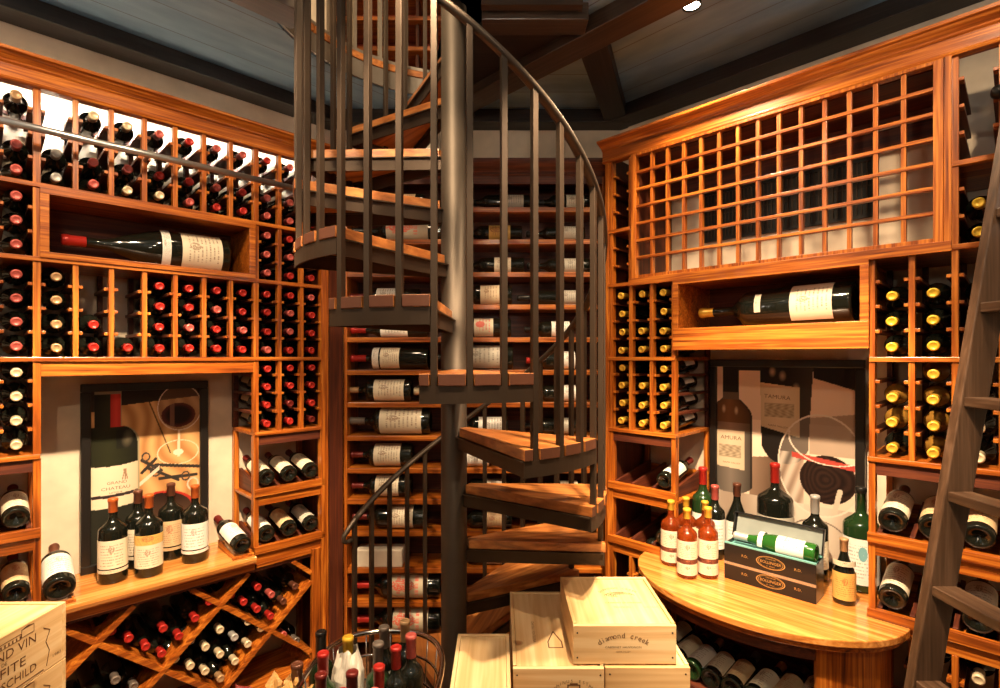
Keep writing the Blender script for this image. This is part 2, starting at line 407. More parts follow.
def displayshelf(F, parent, x0, x1, z, depth, cuts):
    m = MB().box(x0, x1, -.010, .016, z-.03, z+.004)                 # front lip
    m.box(x0, x1, .002, .012, z-.075, z-.03)
    m.box(x0, x1, .016, depth-.004, z-.05, z-.036)
    m.box(x0, x1, depth-.03, depth-.006, z-.03, z+.045)
    o = build('display_shelf', m, OAK[0], parent, F, bev=.0015)
    for c in cuts:
        mm = MB(); mm.add([Vector((c+a, y, zz)) for a in (-.007, .007) for y, zz in ((.016, z-.034), (depth-.03, z-.034), (depth-.03, z+.062), (.016, z+.008))],
               [(0, 1, 2, 3), (7, 6, 5, 4), (0, 4, 5, 1), (1, 5, 6, 2), (2, 6, 7, 3), (3, 7, 4, 0)])
        build('sloped_rail', mm, DOAK[1], o, F, bev=.001)
    return o
ZA, ZB, ZCm, ZD, ZE, ZF = .622, .358, .0, -.346, -.612, -.876
# ------------------------------------------------------------------ left rack
DL = .295
tk = lambda k: 2.6184+.1074*k
rack = empty('wine_rack', FL, (3.0, .15, -H), 'oak wine rack with ladder rails covering the left-hand angled wall', 'wine rack')
xl0, xl1 = tk(-3), tk(10)+.010
for z in (ZA, ZB, ZCm): shelf(FL, rack, xl0, xl1, z, DL)
crown(xl0, xl1+.012, FL, rack)
for k in range(-3, 11):
    w = .024 if k in (0, 7, 10) else .019
    upright(FL, rack, tk(k), ZA, .957, DL, 3, ZA, w)
    upright(FL, rack, tk(k), ZCm, ZB-.017, DL, 3, ZCm, w)
    if k <= 0 or k >= 7:
        upright(FL, rack, tk(k), ZB, ZA-.017, DL, 2, ZB, w, (k != 7, k != 0))
        upright(FL, rack, tk(k), ZD, ZCm-.017, DL, 3, ZD, w, (k != 7, k != 0))
for k in (-3, -2, -1, 0, 7, 10):
    z0 = -1.6 if k in (-3, 0, 10) else ZF
    m = MB().box(tk(k)-.011, tk(k)+.011, 0, .034, z0, ZD-.017); m.box(tk(k)-.011, tk(k)+.011, DL-.035, DL-.004, z0, ZD-.017)
    build('post', m, OAK[2], rack, FL, bev=.0015)
for a, b in ((-3, 0), (7, 10)):
    x0, x1 = tk(a)-.008, tk(b)+.008
    shelf(FL, rack, x0, x1, ZD, DL)
    build('apron', MB().box(x0, x1, .006, .02, ZD-.062, ZD-.017), DOAK[0], rack, FL, bev=.001)
    for z in (ZE, ZF): displayshelf(FL, rack, x0, x1, z, DL, [tk(k) for k in range(a+1, b)] + [tk(a)+.02, tk(b)-.02])
build('header', MB().box(tk(0)+.01, tk(7)-.01, .004, .022, -.070, -.017), OAK[0], rack, FL, bev=.0015)
# end panel at the inner end of the rack
build('side_panel', MB().box(xl1+.001, xl1+.014, .002, DL-.002, -1.6, 1.0), DOAK[2], rack, FL, bev=.002)
build('side_stile', MB().box(xl1-.022, xl1+.016, -.010, .02, -1.6, .955), OAK[2], rack, FL, bev=.003)
# niche of the big bottle
def niche(F, parent, x0, x1, z0, z1, dep, front, fh=None):
    n = MB().box(x0, x1, -front, dep, z0, z0+.016).box(x0, x1, -front, dep, z1-.012, z1)
    n.box(x0, x0+.014, -front, dep, z0+.016, z1-.012).box(x1-.014, x1, -front, dep, z0+.016, z1-.012)
    o = build('niche_box', n, OAK[0], parent, F, bev=.0015)
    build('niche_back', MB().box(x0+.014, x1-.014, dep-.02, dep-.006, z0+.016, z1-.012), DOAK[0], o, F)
    fr = MB(); fr.box(x0-.006, x1+.006, -front-.008, -front, (fh if fh is not None else z0-.004), z0+.018)
    fr.box(x0-.006, x1+.006, -front-.008, -front, z1-.02, z1+.002)
    fr.box(x0-.006, x0+.020, -front-.008, -front, z0+.018, z1-.02).box(x1-.020, x1+.006, -front-.008, -front, z0+.018, z1-.02)
    build('niche_frame', fr, OAK[0], o, F, bev=.0015)
niche(FL, rack, tk(0)+.013, tk(7)-.013, ZB+.001, ZA-.018, DL-.01, .004)
TL1 = 'top tier of left rack'; 
def capk(k, j):
    return random.choice(['red', 'pink', 'red'])
for k in range(-2, 10):
    xc = tk(k)+.0537
    vis = k+2                                   # 1 = first column seen from the left
    if k == -2: continue
    colw = NUM[vis-1]
    # top tier
    rows = [0, 1, 3]
    if k == 0: rows = [0, 1]
    for j in rows:
        c = 'pink' if k > -1 else ('tan' if j == 3 else 'pink')
        if k >= 3: c = random.choice(['pink', 'red'])
        if k == 0 : c = 'silver'
        if k in (1, 2, 3) and random.random() < .4: c = 'cream'
        cellbottle(FL, xc, ZA, j, '%s-topped bottle, %s column, %s row up, top tier of left rack' % ({'silver': 'silver'}.get(c, c), colw, ORD[j]), 'bottles in the top tier of the left rack', c)
    # tier below the niche
    rows = {1: [0, 1], 2: [0]}.get(k, [0, 1, 2, 3])
    for j in rows:
        c = {-1: 'pink', 0: 'tan'}.get(k, 'red' if random.random() < .75 else 'pink')
        cellbottle(FL, xc, ZCm, j, '%s-topped bottle, %s column, %s row up, tier just below the left niche' % (c, colw, ORD[j]), 'bottles in the tier below the left niche', c)
    if k in (-1, 7, 8, 9):
        side = 'left of the left niche' if k == -1 else NUM[k-7]+' column right of the left niche'
        for j in (0, 1, 2):
            c = 'pink' if k == -1 else random.choice(['red', 'red', 'pink'])
            cellbottle(FL, xc, ZB, j, '%s-topped bottle, %s row up, %s' % (c, ORD[j], side), 'bottles beside the left niche', c)
        side = 'column left of the left poster' if k == -1 else NUM[k-7]+' column right of the left poster'
        for j in (0, 1, 2, 3):
            c = 'cream' if k == -1 else random.choice(['red', 'red', 'dkred'])
            cellbottle(FL, xc, ZD, j, '%s-topped bottle, %s row up, %s' % ({'dkred': 'dark-red'}.get(c, c), ORD[j], side), 'bottles beside the left poster', c, lab=L1('tan') if k == 7 else None)
gd = 'tilted display bottles of the left rack'
for k, lbs in ((-1, ('cream', 'tan')), (7, ('cream', 'white')), (8, ('cream', 'tan')), (9, ('cream', 'grey'))):
    for zi, z in enumerate((ZE, ZF)):
        where = ('%s display shelf left of the left poster' if k == -1 else NUM[k-7]+' of three, %s display shelf right of the left poster') % ('upper', 'lower')[zi]
        display(FL, tk(k)+.0537, z, 'bottle lying base out, %s' % where, gd, ((lbs[zi], .10, .56, 1.6),))
bottle(FL, (tk(7)-.062, -.005, -.900+.052), (-.06, math.cos(.22), math.sin(.22)), (.1, -.35, 1), 'white-labelled bottle lying base out at the right end of the left counter', 'bottles lying on the left counter', h=.30, r=.041, cap='dkred', lab=(('white', .12, .52, 1.6),), seg=32)
bottle(FL, (tk(0)+.062, -.010, -.900+.056), (.02, math.cos(.25), math.sin(.25)), (.1, -.35, 1), 'white-labelled bottle lying base out at the left end of the left counter', 'bottles lying on the left counter', h=.31, r=.047, cap='brown', lab=(('white', .12, .56, 1.6),), seg=32)
# wedge rests under those two
for xx, nm in ((tk(7)-.062, 'right'), (tk(0)+.062, 'left')):
    m = MB().box(xx-.045, xx+.045, -.02, -.004, -.899, -.888)
    for s in (-.04, .033): m.prism([(-.02, -.899), (.2, -.899), (.2, -.862), (-.02, -.888)], xx+s, xx+s+.007, 'x')
    tag(build('bottle_rest', m, OAK[1], None, FL, bev=.001), 'small wooden bottle rest at the %s end of the left counter' % nm, 'bottle rest')
# big bottle in the left niche
bottle(FL, (3.28, .125, ZB+.017+.0855), (-1, .02, -.012), (0.15, -1, .25), 'giant wine bottle with red capsule lying in the left niche', None, h=.585, r=.084, cap='red', lab=(('cream', .06, .33, 1.5), ('white', .40, .455, 1.2)), seg=48, caplen=.13, style='burg')
# left counter
ct = empty('counter', FL, (tk(3.5), .13, -.94), 'oak counter shelf below the left poster, carrying five upright bottles', 'counter')
cm = MB().prism([(-.032, -.934), (-.040, -.926), (-.044, -.912), (-.040, -.900), (DL-.003, -.900), (DL-.003, -.934)], tk(0)+.012, tk(7)-.013, 'x')
build('worktop', cm, COUNTERW, ct, FL, bev=.001)
build('nosing', MB().box(tk(0)+.012, tk(7)-.013, -.018, 0.0, -.968, -.934), OAK[0], ct, FL, bev=.003)
# diamond bin
bin_ = empty('diamond_wine_bin', FL, (tk(5), .15, -H), 'diamond-lattice wine bin under the left counter', 'wine bin')
bx0, bx1 = tk(0)+.012, tk(10)-.012
build('base', MB().box(bx0, bx1, .0, DL-.01, -1.60, -1.53), OAK[0], bin_, FL, bev=.002)
build('end_post', MB().box(bx1-.045, bx1-.001, -.008, .02, -1.53, -.95), OAK[2], bin_, FL, bev=.002)
build('top_rail', MB().box(bx0, bx1-.05, .004, .022, -.985, -.969), DOAK[0], bin_, FL, bev=.001)
build('top_rail', MB().box(tk(7), bx1-.05, -.004, .018, -.968, -.952), OAK[0], bin_, FL, bev=.001)
sl = .195/.217
def diag(const, sgn):
    zlo, zhi, a, b = -1.53, -.985, bx0+.001, bx1-.046
    # z = const + sgn*sl*t
    pts = []
    for t in (a, b):
        z = const+sgn*sl*t
        if zlo <= z <= zhi: pts.append((t, z))
    for z in (zlo, zhi):
        t = (z-const)/(sgn*sl)
        if a < t < b: pts.append((t, z))
    if len(pts) < 2: return
    pts.sort(); (t0, z0), (t1, z1) = pts[0], pts[-1]
    if t1-t0 < .03: return
    y0 = .002 if sgn > 0 else .004
    m = MB().beam((t0, y0+.14, z0), (t1, y0+.14, z1), .28, .020, up=(0, 0, 1))
    build('diagonal_board', m, OAK[0], bin_, FL, bev=.0015)
for c in (-3.207, -3.597, -3.987, -4.377, -4.767): diag(c, 1)
for c in (1.027, 1.417, 1.807, 2.197): diag(c, -1)
e1 = Vector((.743*.078, .669*.078)); e2 = Vector((-.743*.078, .669*.078))
def pack(node, cells, caps, wherename, group, yoff=0):
    for (i, j) in cells:
        p = Vector(node)+Vector((0, .0665))+e1*i+e2*j
        if p.y+.038 > -.986 or p.y-.038 < -1.53 or p.x-.038 < bx0 or p.x+.039 > bx1-.045: continue
        c = random.choice(caps)
        yo = yoff+random.uniform(-.004, .01)
        nm = {'dkred': 'dark-red'}.get(c, c)
        bottle(FL, (p.x, .286+yo, p.y), (random.uniform(-.01, .01), -1, random.uniform(-.012, .004)), (0, 0, 1),
               '%s-capped bottle, %s up, %s layer, in %s' % (nm, NUM[i], NUM[j], wherename), group, cap=c, h=.278)
n0, n1, n2, n3 = (2.79, -1.09), (3.007, -1.285), (3.224, -1.09), (3.441, -1.285)
pack(n1, [(0, 0), (0, 1), (0, 2), (0, 3), (1, 0), (2, 0), (3, 0), (1, 1)], ['red'], 'diamond of red caps', 'bottles in the diamond bin')
pack((3.224, -1.48), [(i, j) for i in range(4) for j in range(4) if i+j < 5], ['cream', 'tan', 'cream', 'silver'], 'low diamond of pale caps', 'bottles in the diamond bin')
pack(n3, [(0, 0), (0, 1), (0, 2), (0, 3), (1, 0), (1, 1), (1, 2), (2, 0)], ['red', 'brown', 'red', 'pink'], 'right diamond of red caps', 'bottles in the diamond bin')
pack(n2, [(0, 0)], ['red'], 'small triangle under the left counter', 'bottles in the diamond bin')
pack(n0, [(0, 0), (0, 1)], ['silver', 'grey'], 'triangle beside the stamped crate', 'bottles in the diamond bin')
pack((2.79, -1.48), [(0, 0), (1, 0), (0, 1), (1, 1), (2, 0), (2, 1)], ['silver', 'grey', 'black'], 'low diamond behind the stamped crate', 'bottles in the diamond bin')
pack((3.62, -1.50), [(0, 1), (0, 2)], ['pink', 'grey'], 'low right corner by the end post', 'bottles in the diamond bin')
# ------------------------------------------------------------------ rail on the left rack
rl = empty('ladder_rail', FL, (3.0, -.085, .80), 'polished steel ladder rail running across the top of the left rack', 'rail')
build('pipe', MB().tube([(tk(-3), -.085, .786), (tk(9.2), -.085, .786)], .0125, 16), plain('rail_chrome', (.45, .45, .46), .3, .9), rl, FL)
for k in (-2, 3, 8):
    build('bracket', MB().tube([(tk(k), -.001, .786), (tk(k), -.085, .786)], .007, 10), plain('rail_chrome', (.45, .45, .46), .3, .9), rl, FL)
# ------------------------------------------------------------------ right rack (x runs picture-right, x = -s)
DR = .375
sk = {i: -(3.613-.1083*i) for i in range(4)}
sr = {i: -(2.556-.109*i) for i in range(6)}
rr = empty('wine_rack', FR, (-2.9, .18, -H), 'oak wine rack with square lattice panel on the right-hand angled wall', 'wine rack')
XR0, XR1 = sk[0]-.030, sr[5]+.01
crown(XR0-.012, XR1, FR, rr)
shelf(FR, rr, XR0+.012, XR1, ZB, DR)
for z, a, b in ((ZA, sk[0]-.014, sk[1]), (ZA, sr[2]-.01, XR1), (ZCm, sk[0]-.014, sk[3]+.008), (ZCm, sr[0]-.008, XR1)): shelf(FR, rr, a, b, z, DR)
G0, G1 = -3.495, -2.365            # lattice frame
for x in (sk[0], sr[2]+.0, sr[3], sr[4]):
    upright(FR, rr, x, ZA, .957, DR, 3, ZA); upright(FR, rr, x, ZB, ZA-.017, DR, 2, ZB)
upright(FR, rr, G0-.012, ZA, .957, DR, 3, ZA, .018, (1, 0)); upright(FR, rr, G0-.012, ZB, ZA-.017, DR, 2, ZB, .018, (1, 0))
for x in (sk[0], sk[1], sk[2], sk[3], sr[0], sr[1], sr[2], sr[3], sr[4]):
    tb = (x != sr[0], x != sk[3])
    upright(FR, rr, x, ZCm, ZB-.017, DR, 3, ZCm, tabs=tb); upright(FR, rr, x, ZD, ZCm-.017, DR, 3, ZD, tabs=tb)
for a, b, cuts in ((sk[0], sk[3], (sk[1], sk[2])), (sr[0], sr[4], (sr[1], sr[2], sr[3]))):
    shelf(FR, rr, a-.012, b+.012, ZD, DR)
    build('apron', MB().box(a-.01, b+.01, .006, .02, ZD-.062, ZD-.017), DOAK[0], rr, FR, bev=.001)
    for z in (ZE, ZF): displayshelf(FR, rr, a-.012, b+.012, z, DR, list(cuts)+[a+.02, b-.02])
for x in (sk[0], sk[3], sr[0], sr[4]):
    m = MB().box(x-.010, x+.010, 0, .034, -1.6, ZD-.017); m.box(x-.010, x+.010, DR-.035, DR-.004, -1.6, ZD-.017)
    build('post', m, OAK[2], rr, FR, bev=.0015)
for x in (sk[1], sk[2], sr[1], sr[2], sr[3]):
    upright(FR, rr, x, -1.29, ZF-.075, DR, 4, -1.30)
for a, b in ((sk[0], sk[3]), (sr[0], sr[4])): shelf(FR, rr, a-.01, b+.01, -1.30, DR)
build('side_panel', MB().box(XR0, XR0+.013, .002, DR-.002, -1.6, 1.0), DOAK[2], rr, FR, bev=.002)
build('corner_stile', MB().box(XR0-.002, XR0+.020, -.004, .012, -1.6, .955), OAK[2], rr, FR, bev=.002)
# lattice
lat = build('lattice_frame', MB().box(G0, G0+.026, -.014, .02, ZB+.001, .957).box(G1-.026, G1, -.014, .02, ZB+.001, .957).box(G0+.026, G1-.026, -.014, .02, ZB+.001, .386-.002)
            .box(G0+.026, G1-.026, -.014, .02, .945, .957), OAK[2], rr, FR, bev=.002)
build('frame_stile', MB().box(G1+.001, G1+.020, -.018, .02, ZB+.001, .957), OAK[2], rr, FR, bev=.002)
build('sill_board', MB().box(G0-.01, G1+.02, -.020, -.0065, ZB-.022, ZB+.012), OAK[0], rr, FR, bev=.002)
gx0, gx1 = G0+.026, G1-.026
vm = []
for k in range(1, 14):
    x = gx0+(gx1-gx0)*k/14
    build('vertical_slat', MB().box(x-.007, x+.007, -.006, .016, .384, .945), OAK[2], lat, FR, bev=.001)
for k in range(1, 7):
    z = .386+.0805*k
    build('horizontal_slat', MB().box(gx0, gx1, -.010, .012, z-.006, z+.006), OAK[0], lat, FR, bev=.001)
build('cabinet_side', MB().box(G0, G0+.012, .03, DR-.004, ZB+.001, .945), DOAK[2], rr, FR)
build('cabinet_side', MB().box(G1-.012, G1, .03, DR-.004, ZB+.001, .945), DOAK[2], rr, FR)
build('cabinet_top', MB().box(G0+.012, G1-.012, .03, DR-.004, .945, .957), DOAK[0], rr, FR)
build('back_valance', MB().box(G0+.014, G1-.014, DR-.03, DR-.01, .822, .944), DOAK[0], rr, FR)
VX0, VX1 = -3.319, -2.606
vent = empty('vent_grille', FR, ((VX0+VX1)/2, DR-.005, .57), 'black slatted air vent on the wall behind the lattice panel', 'vent')
fm = MB()
for a, b_, c_, d in ((VX0, VX1, .800, .815), (VX0, VX1, .570, .585), (VX0, VX0+.014, .585, .80), (VX1-.014, VX1, .585, .80)): fm.box(a, b_, DR-.012, DR-.001, c_, d)
fm.box(VX0+.014, VX1-.014, DR-.003, DR-.001, .585, .80)
build('vent_frame', fm, BLACKM, vent, FR)
m = MB()
for i in range(1, 40):
    x = VX0+.014+.0172*i; m.box(x-.0024, x+.0024, DR-.011, DR-.006, .585, .80)
for z in (.64, .70, .75): m.box(VX0+.014, VX1-.014, DR-.009, DR-.007, z-.0025, z+.0025)
build('vent_bars', m, STEEL, vent, FR)
# niche
niche(FR, rr, sk[3]+.012, sr[0]-.012, .108, ZB-.018, DR-.03, .012, .030)
bottle(FR, (-2.625, .12, .108+.017+.0815), (-1, .02, -.012), (.1, -1, .25), 'giant wine bottle with gold capsule lying in the right niche', None, h=.60, r=.080, cap='gold', lab=(('cream', .10, .34, 1.1), ('cream', .52, .56, .5)), seg=48, caplen=.11)
gR = 'gold-capped bottles of the right rack'
def rcell(x, zs, j, where, cap, **k):
    nm = {'gold': 'gold', 'yellow': 'yellow', 'cream': 'cream'}.get(cap, cap)
    what = 'pale white-wine bottle' if k.get('glass') is PALEG else '%s-capped bottle' % nm
    cellbottle(FR, x, zs, j, '%s, %s row up, %s' % (what, ORD[j], where), gR, cap, **k)
for i, rows in ((0, (0, 1, 2, 3)), (1, (0, 1, 3)), (2, (0, 1, 2, 3))):
    for j in rows: rcell(sk[i]+.054, ZCm, j, NUM[i]+' column left of the right niche', 'gold')
for i, rows in ((0, (0, 1, 2, 3)), (1, (0, 1, 2)), (2, (0, 1, 2, 3))):
    for j in rows: rcell(sk[i]+.054, ZD, j, NUM[i]+' column left of the right poster', 'gold', lab=L1('white') if i == 2 else None)
for i, rows in ((0, (0, 1, 2)), (1, (0, 1, 2)), (2, (0, 1, 2)), (3, (0, 1))):
    for j in rows: rcell(sr[i]+.0545, ZCm, j, NUM[i]+' column right of the right niche', 'yellow')
for i, rows in ((0, (0, 1, 2)), (1, (0, 1, 2, 3))):
    for j in rows: rcell(sr[i]+.0545, ZD, j, NUM[i]+' column right of the right poster', 'gold', glass=PALEG if not (i == 0 and j == 0) else GLASS)
for j in (0, 1, 2): rcell(sr[2]+.0545, ZD, j, 'third column right of the right poster', 'cream')
for j in (0, 1): rcell(sr[2]+.0545, ZB, j, 'beside the lattice panel at its right end', 'yellow')
for j in (3, 4):
    rcell(sk[1]+.054, -1.30, j, 'low tier left of the curved counter', 'gold')
    rcell(sr[2]+.0545, -1.30, j, 'low tier behind the ladder foot', 'cream'); rcell(sr[1]+.0545, -1.30, j, 'low tier just left of the ladder', 'brown')
gdr = 'tilted display bottles of the right rack'
display(FR, sk[2]+.054, ZE, 'lone bottle lying base out on the display shelf left of the right poster', gdr, (('white', .12, .55, 1.6),), dx=.0)
display(FR, sk[2]+.050, ZF, 'bottle lying base out behind the amber bottles, low left shelf', gdr, (('grey', .12, .55, 1.6),))
for i, (l1, l2) in enumerate((('cream', 'cream'), ('tan', 'tan'), ('tan', 'grey'))):
    for zi, z in enumerate((ZE, ZF)):
        display(FR, sr[i]+.0545, z, 'bottle lying base out, %s column, %s display shelf right of the right poster' % (NUM[i], ('upper', 'lower')[zi]), gdr, (((l1, l2)[zi], .10, .60, 1.6),), r=.0405, h=.295, cap='brown')
# curved counter
SC, SH, SD = -2.935, .487, .36
ell = lambda a, g=0: (SC+(SH-g)*math.cos(a), -(SD-g)*math.sin(a))
cc = empty('curved_counter', FR, (SC, .1, -H), 'bow-fronted glossy oak counter under the right poster', 'counter')
outer = [ell(PI*i/40) for i in range(41)]
def slab(g, z0, z1, back=DR-.004):
    e = [ell(PI*i/40, g) for i in range(41)]
    x1 = sr[0]-.012; x0 = sk[3]+.012
    # front of the racks: keep the slab's ears in front of the posts, its back between them
    pts = e + [(SC-SH+g, -.012), (x0, -.012), (x0, back), (x1, back), (x1, -.012), (SC+SH-g, -.012)]
    pts = [(a, min(b, -.012)) for a, b in e] + [(x0, -.012), (x0, back), (x1, back), (x1, -.012)]
    out = []
    for p in pts:
        if not out or (abs(out[-1][0]-p[0])+abs(out[-1][1]-p[1])) > 1e-4: out.append(p)
    return MB().prism(out[::-1], z0, z1)
build('worktop', slab(0, -.926, -.900), COUNTERW, cc, FR, bev=.004)
build('edge_moulding', slab(.014, -.948, -.9265), OAK[0], cc, FR, bev=.004)
def curved_panel(a0, a1, g, z0, z1, th=.018, n=14):
    P = [ell(a0+(a1-a0)*i/n, g) for i in range(n+1)]+[ell(a1+(a0-a1)*i/n, g+th) for i in range(n+1)]
    P = [(a, min(b, -.014)) for a, b in P]
    return MB().prism(P, z0, z1)
build('curved_side_panel', curved_panel(math.radians(176), math.radians(140), .05, -1.6, -.9485), DOAK[2], cc, FR)  # this panel, valance, tray and back take dark colour as under-counter shade
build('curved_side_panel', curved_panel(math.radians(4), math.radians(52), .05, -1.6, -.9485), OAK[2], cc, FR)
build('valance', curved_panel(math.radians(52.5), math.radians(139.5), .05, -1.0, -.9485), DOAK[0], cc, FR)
tr = MB().prism([ell(PI*(4+32*i/30)/40, .055) for i in range(31)][::-1] + [(sk[3]+.014, -.016), (sk[3]+.014, .12), (sr[0]-.014, .12), (sr[0]-.014, -.016)][::1], -1.262, -1.242)
build('bottle_tray', tr, DOAK[0], cc, FR)
build('back_panel', MB().box(sk[3]+.014, sr[0]-.014, .13, .145, -1.6, -.9265), DOAK[0], cc, FR)
for i, s in enumerate([3.24, 3.16, 3.085, 3.01, 2.935, 2.86, 2.785, 2.71]):
    lb = ('cream', 'cream', 'white', 'cream', 'tan', 'cream', 'tan', 'cream')[i]
    base = .235+(.03 if 1 < i < 6 else 0)-(.05 if i == 7 else 0)-(.08 if i == 0 else 0)
    g = GREENG if i == 2 else GLASS
    bottle(FR, (-s, -base, -1.242+.0385), (random.uniform(-.05, .05), 1, -.0), (-.3, -.3, 1), '%s bottle from the left lying in the bin under the curved counter' % NUM[i], 'bottles in the bin under the curved counter',
           cap=('red', 'brown', 'tan', 'black', 'grey', 'copper', 'brown', 'brown')[i], lab=((lb, .10, .55, 1.5),), glass=g, h=.29, seg=28)
# ------------------------------------------------------------------ back shelving
YS = 2.72
bs = empty('bottle_shelving', FW, (-.13, YS+.1, -H), 'tall oak shelving of lying bottles behind the spiral stair', 'shelving')
bxl, bxr = -.80, .535
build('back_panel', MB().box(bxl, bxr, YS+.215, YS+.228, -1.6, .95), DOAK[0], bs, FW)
build('side_panel', MB().box(bxl-.018, bxl, YS, YS+.228, -1.6, .95), OAK[2], bs, FW, bev=.002)
build('side_panel', MB().box(bxr, bxr+.018, YS+.0, YS+.228, -1.6, .95), OAK[2], bs, FW, bev=.002)
build('corner_board', MB().prism([(-.872, 2.640), (-.862, 2.628), (-.815, 2.700), (-.828, 2.712)], -1.6, .955), DOAK[2], bs, FW, bev=.002)
prof = [(YS+.2, .945), (YS-.008, .945), (YS-.014, .955), (YS-.010, .972), (YS-.026, .985), (YS-.040, 1.0), (YS-.046, 1.012), (YS-.046, 1.025), (YS+.2, 1.025)]
build('crown_moulding', MB().prism(prof, bxl-.02, bxr+.02, 'x'), DOAK[0], bs, FW, bev=.001)
build('top_valance', MB().box(bxl, bxr, YS-.002, YS+.014, .905, .945), DOAK[0], bs, FW)
zsh = [.771, .603, .4316, .2615, .0905, -.081, -.251, -.426, -.596, -.758, -.926, -1.119, -1.297, -1.48]
for z in zsh: build('shelf', MB().box(bxl+.001, bxr-.001, YS, YS+.213, z-.013, z+.013), OAK[0], bs, FW, bev=.002)
wn = ['top', 'second', 'third', 'fourth', 'fifth', 'sixth', 'seventh', 'eighth', 'ninth', 'tenth', 'eleventh', 'twelfth', 'thirteenth', 'bottom']
def lying(i, x0, x1, dpx, side, lab, cap, glass=None, style='bord', what=None, lz=(.12, .42), caplen=.2):
    """bottle on shelf i, neck at photo x0, base at x1, body dpx pixels thick"""
    Yc = YS+.065; r = dpx/520*Yc/2; a = (x0-500)/520*Yc; b = (x1-500)/520*Yc
    z = zsh[i]+.0145+r
    lbs = tuple((l, lz[0]+.0, lz[1], 1.45) if n == 0 else (l, lz[1]+.02, lz[1]+.10, 1.45) for n, l in enumerate(lab))
    bottle(FW, (b, Yc, z), (-1, 0, 0), (0, -1, .35), '%s lying on the %s shelf, %s' % (what or 'dark bottle', wn[i], side), 'bottles lying on the back shelving',
           h=round(b-a, 3), r=round(r, 4), cap=cap, lab=lbs, glass=glass, style=style, seg=28, caplen=caplen)
LE, MI, RI = 'left of the pole', 'just right of the pole', 'at the right end'
lying(0, 462, 530, 15, MI, ['grey'], 'black', lz=(.1, .4)); lying(0, 532, 590, 15, RI, ['cream'], 'black'); lying(0, 352, 425, 16, LE, ['tan'], 'black')
lying(1, 352, 446, 19, LE, ['flower'], 'black', what='bottle with a colourful picture label', lz=(.18, .62)); lying(1, 456, 522, 16, MI, ['yellow'], 'black', lz=(.18, .5), what='yellow-labelled bottle'); lying(1, 526, 584, 15, RI, ['grey'], 'black')
lying(2, 458, 524, 16, MI, ['cream'], 'black', lz=(.2, .45), what='cream-labelled bottle'); lying(2, 527, 590, 15, RI, ['grey'], 'black', lz=(.12, .42)); lying(2, 350, 430, 16, LE, ['cream'], 'dkred')
lying(3, 455, 512, 20, MI, ['kraft'], 'black', lz=(.22, .55), what='wide kraft-labelled bottle'); lying(3, 517, 578, 15, RI, ['grey'], 'black', lz=(.03, .3)); lying(3, 350, 420, 17, LE, ['white'], 'dkred', lz=(.3, .6))
lying(4, 351, 428, 15, LE, ['white'], 'red', lz=(.25, .6)); lying(4, 452, 511, 19, MI, ['redoval'], 'black', lz=(.3, .62), what='bottle with a red oval label'); lying(4, 524, 573, 16, RI, ['white'], 'black', lz=(.08, .45))
lying(5, 351, 429, 22, LE, ['cream', 'white'], 'red', lz=(.36, .60)); lying(5, 434, 513, 24, MI, ['grey'], 'black', lz=(.13, .62), what='large grey-labelled bottle'); lying(5, 526, 582, 18, RI, ['white'], 'red', lz=(.14, .35))
lying(6, 346, 412, 22, LE, ['cream'], 'tan', lz=(.10, .55)); lying(6, 414, 497, 20, MI, ['cream'], 'cream'); lying(6, 524, 582, 16, RI, ['white'], 'black', lz=(.12, .35))
lying(7, 349, 431, 26, LE, ['cream'], 'grey', lz=(.10, .60), what='large cream-labelled bottle'); lying(7, 455, 508, 17, MI, ['white'], 'black', lz=(.08, .55)); lying(7, 524, 576, 16, RI, ['grey'], 'black')
lying(8, 351, 413, 22, LE, ['cream'], 'dkred', lz=(.18, .60)); lying(8, 446, 492, 16, MI, ['white'], 'black', lz=(.06, .6))
lying(9, 352, 412, 21, LE, ['cream'], 'dkred', lz=(.2, .58)); lying(10, 353, 426, 22, LE, ['cream'], 'dkred', lz=(.16, .50))
lying(9, 450, 512, 17, MI, ['grey'], 'black'); lying(8, 526, 584, 16, RI, ['grey'], 'black'); lying(10, 450, 512, 17, MI, ['tan'], 'black')
lying(12, 354, 441, 24, LE, ['flower'], 'red', lz=(.14, .55), what='bottle with a flower-painted label'); lying(13, 357, 441, 24, LE, ['flower'], 'red', lz=(.14, .55), what='bottle with a flower-painted label')
lying(9, 526, 584, 15, RI, ['cream'], 'gold'); lying(11, 452, 512, 16, MI, ['grey'], 'black')
b0 = px(358, 0, YS+.06).x; b1 = px(404, 0, YS+.06).x
tag(build('wrapped_carton', MB().box(b0, b1, YS+.01, YS+.11, zsh[11]+.0135, zsh[11]+.105), plain('carton', (.66, .58, .47), .7), None, FW, bev=.006), 'pale wrapped bottle carton on a low shelf left of the stair pole', 'carton')
